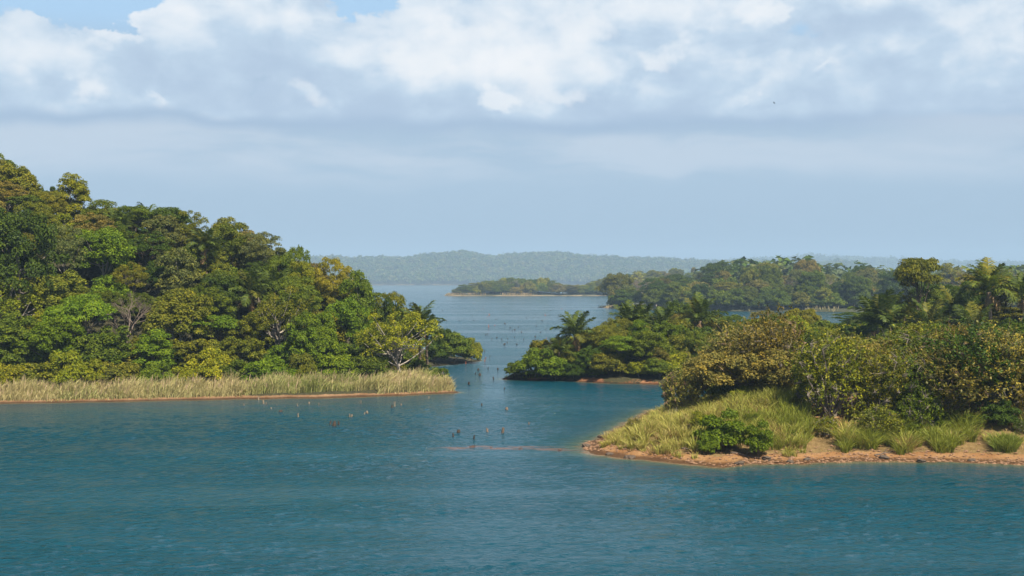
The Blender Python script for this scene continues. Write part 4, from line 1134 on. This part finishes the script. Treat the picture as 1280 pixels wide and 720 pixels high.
def reed_bank():
    rng = np.random.default_rng(201)
    g = Grass()
    n = 60000
    x = rng.uniform(-112, -8, n); y = y1(x) + rng.uniform(0.2, 12, n)
    t = L1.inland(x, y)
    dep = 7.8 + 1.0 * fbm(x, y, 14, 31)
    ok = (t > 1.0 + 0.35 * fbm(x, y, 4, 37)) & (t < dep) & (rng.random(n) < ss(t, 0.7, 2.2) * 0.6 + 0.4)
    # the point itself is all reeds
    n2 = 5200
    x2 = rng.uniform(-22, -8, n2); y2_ = rng.uniform(200, 222, n2)
    t2 = L1.inland(x2, y2_); o2 = (t2 > 1.0)
    x = np.concatenate([x[ok], x2[o2]]); y = np.concatenate([y[ok], y2_[o2]])
    t = L1.inland(x, y)
    z = L1.h(x, y); n = len(x)
    m = fbm(x * 1.0, y * 2.2, 18, 33)
    px = proj(x, y)
    green = ss(px, 300, 360) * ss(px, 520, 420) * 0.55 + 0.25
    f = np.clip(0.5 + 0.55 * m + rng.normal(0, 0.25, n) + (0.66 - green) * 1.0, 0, 1)[:, None]
    h = rng.uniform(1.4, 3.5, n) * (0.85 + 0.42 * fbm(x, y, 7, 34)) * np.clip(0.35 + (t - 0.8) / 3.2, 0.35, 1) * 0.86
    RS = np.array([0.50, 0.42, 0.19]); RG = np.array([0.30, 0.33, 0.085])
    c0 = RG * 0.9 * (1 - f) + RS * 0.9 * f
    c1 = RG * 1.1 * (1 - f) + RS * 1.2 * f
    k = rng.uniform(0.75, 1.25, (n, 1))
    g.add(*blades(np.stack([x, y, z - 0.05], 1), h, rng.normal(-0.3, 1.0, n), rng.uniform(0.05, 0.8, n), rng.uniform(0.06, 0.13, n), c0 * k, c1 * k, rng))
    # pale seed heads
    s = rng.permutation(n)[:1600]
    b = np.stack([x[s], y[s], z[s] + h[s] * 0.7], 1)
    hh = rng.uniform(0.7, 1.3, len(s)); kk = rng.uniform(0.8, 1.2, (len(s), 1))
    cc = np.array([0.50, 0.36, 0.22]) * kk
    g.add(*blades(b, hh, rng.normal(-0.3, 0.6, len(s)), rng.uniform(0.1, 0.4, len(s)), 0.10, cc, cc, rng))
    g.build('reed_grass', 'tall straw and green reeds along the foot of the hill')
reed_bank()

def tussocks(g, Ld, cx, cy, r, h, nb, ca, cb, rng, lean=(0.25, 0.95), wd=(0.035, 0.075)):
    """one arching clump"""
    a = rng.uniform(0, 6.28, nb); rr = r * 0.35 * np.sqrt(rng.random(nb))
    bx = cx + rr * np.cos(a); by = cy + rr * np.sin(a)
    bz = Ld.h(bx, by)
    f = np.clip(rng.normal(0.45, 0.3, nb), 0, 1)[:, None]
    k = rng.uniform(0.7, 1.25, (nb, 1))
    c1 = (ca * (1 - f) + cb * f) * k
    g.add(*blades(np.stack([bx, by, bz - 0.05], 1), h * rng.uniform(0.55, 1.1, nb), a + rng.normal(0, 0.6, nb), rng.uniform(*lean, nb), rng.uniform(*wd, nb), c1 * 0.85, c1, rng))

def mound_grass():
    rng = np.random.default_rng(211)
    g = Grass()
    cnt = 0
    x = rng.uniform(8, 42, 5200); y = rng.uniform(126, 178, 5200)
    t = L2.inland(x, y); px = proj(x, y)
    bare = bare2(x, y, t)
    for i in range(len(x)):
        if t[i] < 2.2 or bare[i] > 0.62 and t[i] > 6: continue
        if px[i] > 1015 or px[i] < 745: continue
        if any((px[i] - a) ** 2 < 32 ** 2 and y[i] < b + 1.0 for a, b in ((903, 130.5), (948, 128.6))): continue
        if t[i] < 5 and rng.random() < 0.35: continue
        dry = np.clip(0.5 + 0.5 * fbm(np.array([x[i]]), np.array([y[i]]), 7, 41)[0] + (930 - px[i]) / 240, 0, 1)
        ca = LIME * (1 - dry) + PALEG * 1.05 * dry; cb = PALEG * (1 - dry) + STRAW * dry
        if fbm(np.array([x[i]]), np.array([y[i]]), 4, 43)[0] < -0.22: continue
        h = rng.uniform(0.7, 2.3) * (0.55 + 0.45 * float(ss(t[i], 2.5, 6)))
        if rng.random() < 0.13: ca, cb, h = RUST, STRAW * 0.8, h * 0.8
        tussocks(g, L2, x[i], y[i], 0.9, h, 34, ca, cb, rng, (0.15, 0.95))
        cnt += 1
    g.build('mound_grass', 'straw and lime grass over the mound at the sandy point')
    g2 = Grass()
    # tall green tussocks over the beach beyond the path
    for _ in range(190):
        px = rng.uniform(1052, 1215); 
        d = rng.uniform(130, 143)
        X, Y = at(px, d)
        t = float(L2.inland(np.array([X]), np.array([Y]))[0])
        lo = 3.6 + 1.6 * math.sin(px * 0.11)
        if t < lo or (px < 1090 and d > 138): continue
        r_ = rng.random()
        ca, cb = (LIME, PALEG) if r_ < 0.72 else (PALEG, STRAW) if r_ < 0.9 else (RUST, STRAW)
        tussocks(g2, L2, X, Y, 1.3, rng.uniform(1.1, 2.8), 75, ca, cb, rng, (0.25, 1.1), (0.04, 0.09))
    for _ in range(70):     # lone round tussock near the frame edge and drier wisps behind
        px = rng.choice([rng.normal(1258, 9), rng.uniform(1190, 1300)]); d = rng.uniform(129.5, 132.5) if abs(px - 1258) < 14 else rng.uniform(133, 147)
        X, Y = at(px, d)
        ca, cb = (GREEN, PALEG) if abs(px - 1258) < 14 else (PALEG, STRAW)
        tussocks(g2, L2, X, Y, 1.0, rng.uniform(1.0, 1.9), 55, ca, cb, rng, (0.3, 1.0))
    for _ in range(46):     # tall cane beside the rounded bush
        px = rng.uniform(975, 1012); X, Y = at(px, rng.uniform(134, 145))
        tussocks(g2, L2, X, Y, 0.8, rng.uniform(1.4, 2.4), 50, LIME, PALEG, rng, (0.1, 0.5))
    g2.build('tussock_grass', 'tall lime green tussocks over the sandy beach')
    # short dry sward on the bare ground
    g3 = Grass()
    n = 9000
    x = rng.uniform(12, 75, n); y = rng.uniform(128, 165, n)
    t = L2.inland(x, y); ok = (t > 3.2) & (rng.random(n) < 0.5 + 0.4 * fbm(x, y, 5, 45))
    x, y = x[ok], y[ok]; n = len(x)
    f = rng.random((n, 1)); c = (STRAW * f + np.array([0.24, 0.16, 0.06]) * (1 - f)) * rng.uniform(0.7, 1.2, (n, 1))
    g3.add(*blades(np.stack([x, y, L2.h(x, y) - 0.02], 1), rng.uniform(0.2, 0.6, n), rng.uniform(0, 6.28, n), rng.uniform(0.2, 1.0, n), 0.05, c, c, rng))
    g3.build('dry_grass', 'short dry grass on the bare sandy ground')
mound_grass()

def island_grass():
    rng = np.random.default_rng(221)
    g = Grass()
    n = 900         # green lip at the palm island's tip
    x = rng.uniform(-4, 6, n); y = rng.uniform(226, 236, n); t = L3.inland(x, y); ok = (t > 0.4) & (t < 3.5); x, y = x[ok], y[ok]; n = len(x)
    c = (LIME * 0.9) * rng.uniform(0.8, 1.2, (n, 1))
    g.add(*blades(np.stack([x, y, L3.h(x, y)], 1), rng.uniform(0.3, 0.8, n), rng.uniform(0, 6.28, n), rng.uniform(0.2, 0.8, n), 0.08, c, c, rng))
    g.build('shore_grass', 'low green grass at the tip of the palm island')
    g = Grass()     # tan grass edging the islet and the middle island
    n = 16000
    x = rng.uniform(-60, 190, n) * K5S; y = rng.uniform(1010, 1060, n) * K5S; t = L5.inland(x, y)
    ok = (t > 0.6) & (t < 16) & (fbm(x, y, 90, 51) + 0.45 * (x < -32) - 0.2 * (x > 15) > 0.12); x, y = x[ok], y[ok]; n = len(x)
    c = np.array([0.44, 0.32, 0.16]) * rng.uniform(0.8, 1.2, (n, 1))
    g.add(*blades(np.stack([x, y, L5.h(x, y)], 1), rng.uniform(1.6, 3.4, n), rng.uniform(0, 6.28, n), rng.uniform(0.1, 0.5, n), 0.35, c, c, rng))
    n = 9000
    x = rng.uniform(46, 330, n); y = y4(x) + rng.uniform(-8, 16, n); x, y = x * K4S, y * K4S; t = L4.inland(x, y)
    ok = (t > 0.6) & (t < 7) & ((fbm(x, y, 50, 52) > 0.5) | (x < 72)); x, y = x[ok], y[ok]; n = len(x)
    c = np.array([0.40, 0.33, 0.15]) * rng.uniform(0.8, 1.2, (n, 1))
    g.add(*blades(np.stack([x, y, L4.h(x, y)], 1), rng.uniform(1.2, 2.6, n), rng.uniform(0, 6.28, n), rng.uniform(0.1, 0.5, n), 0.25, c, c, rng))
    g.build('islet_grass', 'tan grass edging the far islet')
island_grass()

# ------------------------------------------------------------------ stumps of the drowned forest
def stump_mesh(seed, h, r, fork):
    rng = np.random.default_rng(seed)
    tb = Tubes()
    n = 7; t = np.linspace(0, 1, n)
    pts = np.stack([0.12 * h * rng.normal() * t, 0.12 * h * rng.normal() * t, -0.8 + t * (h + 0.8)], 1)
    tb.add(pts, r * (1.15 - 0.45 * t) * rng.uniform(0.85, 1.15, n), 7)
    if fork:
        a = rng.uniform(0, 6.28); s0 = pts[4]
        tb.add(np.stack([s0, s0 + np.array([math.cos(a) * h * .22, math.sin(a) * h * .22, h * .18]), s0 + np.array([math.cos(a) * h * .32, math.sin(a) * h * .32, h * .5])]), [r * .5, r * .35, r * .2], 5)
    V = np.concatenate(tb.V); Q = [np.concatenate(tb.Q)]
    top = V[(n - 1) * 7:n * 7]; top[:, 2] += rng.uniform(-0.12, 0.16, 7) * h
    V[(n - 1) * 7:n * 7] = top
    V = np.vstack([V, top.mean(0) - np.array([0, 0, 0.1 * h])])
    j = np.arange(7); Q.append(np.stack([(n - 1) * 7 + j, (n - 1) * 7 + (j + 1) % 7, np.full(7, len(V) - 1)], 1))
    return mesh_np('stump', V, Q, M['bark'])
SM = [stump_mesh(300 + i, 1.0, r, f) for i, (r, f) in enumerate([(0.12, 0), (0.16, 1), (0.22, 0), (0.10, 1), (0.14, 0), (0.26, 0)])]
NS = [0]
SC = 0.52
def stump(px, py, h, w, c, label, group):
    x, y = W(px, py)
    i = NS[0]; NS[0] += 1
    o = link('dead_stump', SM[i % len(SM)], loc=(x, y, 0), rot=(RNG.normal(0, .1), RNG.normal(0, .1), RNG.uniform(0, 6.28)), scale=(w * 0.8, w * 0.8, h * SC), color=c)
    tag(o, label, 'stump', group)
DK = (0.055, 0.042, 0.032); PL = (0.24, 0.19, 0.13); RD = (0.30, 0.10, 0.05)
GS = 'dead stumps off the reed bank'
near = [(305, 507, .6, 'pale'), (323, 500, .9, 'pale'), (329, 505, 1.1, 'pale'), (332, 506, .7, 'pale'), (339, 511, .5, 'pale'), (350, 515, .5, 'dark'), (372, 508, .7, 'pale'), (372, 521, .9, 'pale'), (386, 505, .6, 'pale'), (398, 507, .7, 'pale'),
        (412, 531, 1.1, 'dark'), (417, 533, 1.2, 'dark'), (423, 531, .8, 'dark'), (436, 521, .7, 'pale'), (439, 521, .6, 'pale'), (451, 505, 1.0, 'pale'), (455, 518, .7, 'pale'), (459, 517, .7, 'pale'), (490, 510, .9, 'dark'), (493, 508, 1.3, 'pale'), (501, 507, .6, 'pale'), (536, 498, .6, 'pale')]
where = {0: 'at the hill end of the group off the reeds', 1: 'closest to the reeds at their hill end', 2: 'tallest in the tight trio off the reed bank', 3: 'shorter partner of the tallest in the tight trio', 4: 'just off the tight trio toward open water', 5: 'barely above water beyond the tight trio',
         6: 'straight between reeds and a lone pale one', 7: 'alone in open water below the reed bank', 8: 'near the reeds, thin and upright', 9: 'near the reeds opposite the dark cluster', 10: 'at the hill side of the dark cluster of three', 11: 'thickest in the middle of the dark cluster of three', 12: 'lowest and outermost of the dark cluster of three',
         13: 'taller of a close pale pair in open water', 14: 'shorter of a close pale pair in open water', 15: 'thin and upright close under the green reeds', 16: 'one of two side by side below the reeds, outer', 17: 'one of two side by side below the reeds, inner', 18: 'squat beside the tallest pale one off the point', 19: 'tallest, standing off the reed point',
         20: 'short, past the tallest one off the point', 21: 'last before the tip of the reed point'}
for i, (px, py, h, c) in enumerate(near):
    stump(px, py, h, 0.9 + 0.5 * (c == 'dark'), PL if c == 'pale' else DK, f'{c} broken stump in the water, {where[i]}', GS)
GB = 'dead stumps by the reddish bar'
for px, py, h, lab in [(567, 546, 0.9, 'dark stump standing alone at the hill side of the reddish bar'), (573, 541, .7, 'small dark stump behind the one at the hill side of the bar'), (592, 549, .9, 'dark stump nearest the reddish bar'), (610, 540, .9, 'thin pale stump beyond the reddish bar'), (628, 541, 1.2, 'tallest stump beyond the reddish bar'),
                       (661, 531, .7, 'small stump in rippled water off the palm island'), (602, 507, .7, 'dark thin stump off the tip of the reed point'), (633, 512, .6, 'lone stump midway between reed point and palm island')]:
    stump(px, py, h, 1.1, DK if 'dark' in lab else (0.16, .12, .09), lab, GB)
GC = 'dead stumps in the channel mouth'
rs = np.random.default_rng(77)
chn = [(582, 455, .8, RD), (587, 452, .9, PL), (579, 450, .7, PL), (606, 452, .9, RD), (607, 448, .7, RD), (600, 470, 1.0, DK), (594, 468, .8, DK), (617, 474, .8, DK), (586, 481, .9, DK), (612, 447, .9, DK), (606, 440, .9, DK), (597, 463, .7, DK), (610, 461, .7, DK), (571, 455, .6, PL), (622, 462, .6, DK), (630, 487, .6, DK)]
cw = ['reddish stump on the channel side of the little spur', 'pale stump at the foot of the thin yellow-green spur tree', 'pale stump under the bushes of the little spur', 'taller reddish stump out from the little spur', 'shorter reddish stump right behind the taller one', 'dark tall stump in mid channel off the reed point', 'dark stump beside the tall one in mid channel',
      'dark stump nearest the green lip of the palm island', 'dark stump nearest the tip of the reed point', 'dark stump beyond the reddish pair', 'dark upright stump level with the top of the yellow-green spur tree', 'dark stump between the little spur and mid channel', 'dark stump between the reddish pair and the palm island', 'low pale stump at the shaded inlet of the little spur', 'low dark stump off the palm island bushes', 'low dark stump in front of the palm island tip']
for (px, py, h, c), lab in zip(chn, cw):
    stump(px, py, h * 1.1, 1.15, c, lab, GC)
GF = 'dead stumps scattered over the open channel'
k = 0
while k < 78:
    py = 372 + 62 * rs.random() ** 0.8
    px = rs.uniform(538 + 0.0 * py, 712)
    if py > 400 and px < 556: continue
    if py < 384 and px < 556 and rs.random() < .5: continue
    if px > 690 and py > 390 or px > 640 and py > 432: continue
    if px < 605 and py > 402: continue
    red = rs.random() < 0.08
    zone = 'before the far islet' if py < 385 else 'in mid channel' if py < 402 else 'off the palm island' if px > 650 else 'beyond the little spur'
    stump(px, py, rs.uniform(0.3, 0.95), rs.uniform(1.1, 2.0), RD if red else DK, f"{'reddish' if red else 'dark'} stump scattered among others {zone}", GF)
    k += 1
stump(611, 409, 2.2, 1.6, RD, 'tall reddish post-like stump in the middle of the channel', GF)
stump(612, 394, 1.6, 1.4, RD, 'second reddish stump straight beyond the tall post-like one', GF)

# ------------------------------------------------------------------ rocks, driftwood, bird
def rock_mesh(seed):
    rng = np.random.default_rng(seed)
    import bmesh
    bm = bmesh.new(); bmesh.ops.create_icosphere(bm, subdivisions=3, radius=1.0)
    V = np.array([v.co[:] for v in bm.verts])
    r = lobes(V, rng, 0.25) + 0.08 * np.sin(V @ rng.normal(size=3) * 7)
    V = V * r[:, None] * np.array([1.2, 0.9, 0.6])
    for v, c in zip(bm.verts, V): v.co = c
    me = bpy.data.meshes.new('rock'); bm.to_mesh(me); bm.free()
    me.materials.append(M['rock'])
    return me
RM = [rock_mesh(400 + i) for i in range(4)]
rocks = [(733, 559, .5, 'dark rock at the very tip of the sandy point'), (752, 547, .42, 'dark rock behind the tip of the sandy point'), (787, 573, .55, 'flat dark rock alone on the beach of the sandy point'), (763, 569, .35, 'small rock on the beach near the tip'), (925, 581, .45, 'dark rock under the bright beach bush by the path'), (958, 577, .5, 'dark rock on the beach below the bush nearer the path'),
         (988, 579, .4, 'dark rock at the water where the path meets the beach'), (1010, 577, .32, 'small rock between path and water'), (1105, 575, .4, 'low rock on the beach under the lime tussocks'), (1152, 578, .5, 'dark flat rock at the waterline beyond the lime tussocks'), (1215, 577, .35, 'small rock on the beach between tussocks and lone clump'),
         (127, 499.5, .8, 'pale rock at the waterline of the reed bank'), (161, 498, .6, 'dark rock beside the pale one on the reed bank shore'), (590, 558.5, .5, 'reddish rock awash on the bar off the sandy point'), (614, 559.6, .4, 'second reddish rock awash on the bar'), (650, 561, .4, 'reddish rock awash in the middle of the bar'), (700, 563, .4, 'reddish rock awash where the bar nears the point'), (820, 477.5, .5, 'rock below the red bank of the palm island')]
for i, (px, py, s, lab) in enumerate(rocks):
    x, y = W(px, py)
    z = max(L2.h1(x, y), L1.h1(x, y), L3.h1(x, y), -0.22)
    if 'awash' in lab:
        s *= 0.6; z = -0.12 * s - 0.06
    cc = (0.085, 0.05, 0.038) if 'reddish' in lab else (0.34, 0.28, 0.22) if 'pale' in lab else (0.10, 0.075, 0.055)
    tag(link('rock', RM[i % 4], loc=(x, y, z + 0.1 * s), rot=(0, 0, RNG.uniform(0, 6.28)), scale=s, color=cc), lab, 'rock', 'rocks along the shores')
def rubble():
    rng = np.random.default_rng(231)
    n = 6000
    x = rng.uniform(8, 80, n); y = y2(x) + rng.uniform(-1, 9, n)
    t = L2.inland(x, y); ok = (t > -0.2) & (t < 6.5) & (rng.random(n) < np.exp(-np.maximum(t, 0) / 3.0)); x, y = x[ok], y[ok]; n = len(x)
    z = L2.h(x, y); s = rng.uniform(0.05, 0.22, n) * rng.uniform(0.5, 1.2, n)
    oc = np.array([(1, 0, 0), (-1, 0, 0), (0, 1, 0), (0, -1, 0), (0, 0, 1), (0, 0, -1)], float)
    V = (oc[None] * s[:, None, None] * rng.uniform(0.6, 1.3, (n, 6, 1)) * np.array([1.3, 1, .7]) + np.stack([x, y, z + s * 0.2], 1)[:, None]).reshape(-1, 3)
    fc = np.array([(0, 2, 4), (2, 1, 4), (1, 3, 4), (3, 0, 4), (2, 0, 5), (1, 2, 5), (3, 1, 5), (0, 3, 5)])
    T = (fc[None] + np.arange(n)[:, None, None] * 6).reshape(-1, 3)
    o = tag(link('rubble', mesh_np('rubble', V, T, M['rock'])), 'loose stones along the sandy beach', kind='stuff')
    o.color = (0.24, 0.14, 0.08, 1)
rubble()
def log(px0, py0, px1, py1, r, lab):
    a = W(px0, py0); b = W(px1, py1)
    tb = Tubes(); n = 8; t = np.linspace(0, 1, n)
    rg = np.random.default_rng(int(px0))
    pts = np.stack([a[0] + (b[0] - a[0]) * t, a[1] + (b[1] - a[1]) * t + 0.15 * rg.normal(size=n), 0 * t], 1)
    pts[:, 2] = [max(L2.h1(p[0], p[1]), 0) + r * 0.7 for p in pts]
    c = pts.mean(0); tb.add(pts - c, np.linspace(r, r * 0.45, n) * rg.uniform(0.85, 1.15, n), 7)
    s0 = pts[3] - c
    tb.add(np.stack([s0, s0 + np.array([0.3, 0.1, 0.35]), s0 + np.array([0.7, 0.1, 0.6])]), [r * .5, r * .35, r * .15], 5)
    tag(link('driftwood', tb.mesh('driftwood', M['bark']), loc=tuple(c), color=(0.13, 0.10, 0.08)), lab, 'driftwood', 'driftwood on the sandy beach')
log(853, 571, 898, 573, 0.11, 'long dark driftwood lying under the bigger bright beach bush')
log(912, 574, 960, 577, 0.13, 'dark driftwood at the foot of the beach bush nearer the path')
log(1095, 574, 1118, 571, 0.09, 'short driftwood piece on the beach under the lime tussocks')

def bird():
    V = np.array([(0, .22, 0), (0, -.25, 0), (.06, 0, .03), (-.06, 0, .03), (.35, .06, .16), (.33, -.1, .15), (.75, -.06, .06), (-.35, .06, .16), (-.33, -.1, .15), (-.75, -.06, .06), (0, 0, -.06), (.05, -.38, 0), (-.05, -.38, 0)], float)
    T = np.array([(0, 2, 10), (0, 10, 3), (0, 3, 2), (1, 10, 2), (1, 3, 10), (1, 2, 3), (4, 6, 5), (7, 8, 9), (1, 11, 12)]); Q = np.array([(2, 4, 5, 1), (3, 1, 8, 7)])
    me = mesh_np('bird', V, [T, Q], M['bark'])
    x, y = at(967, 190)
    tag(link('bird', me, loc=(x, y, zpix(129, 190)), rot=(0.2, 0.25, 1.1), scale=0.7, color=(0.03, 0.03, 0.035)), 'small dark bird flying high against the grey clouds', 'bird')
bird()
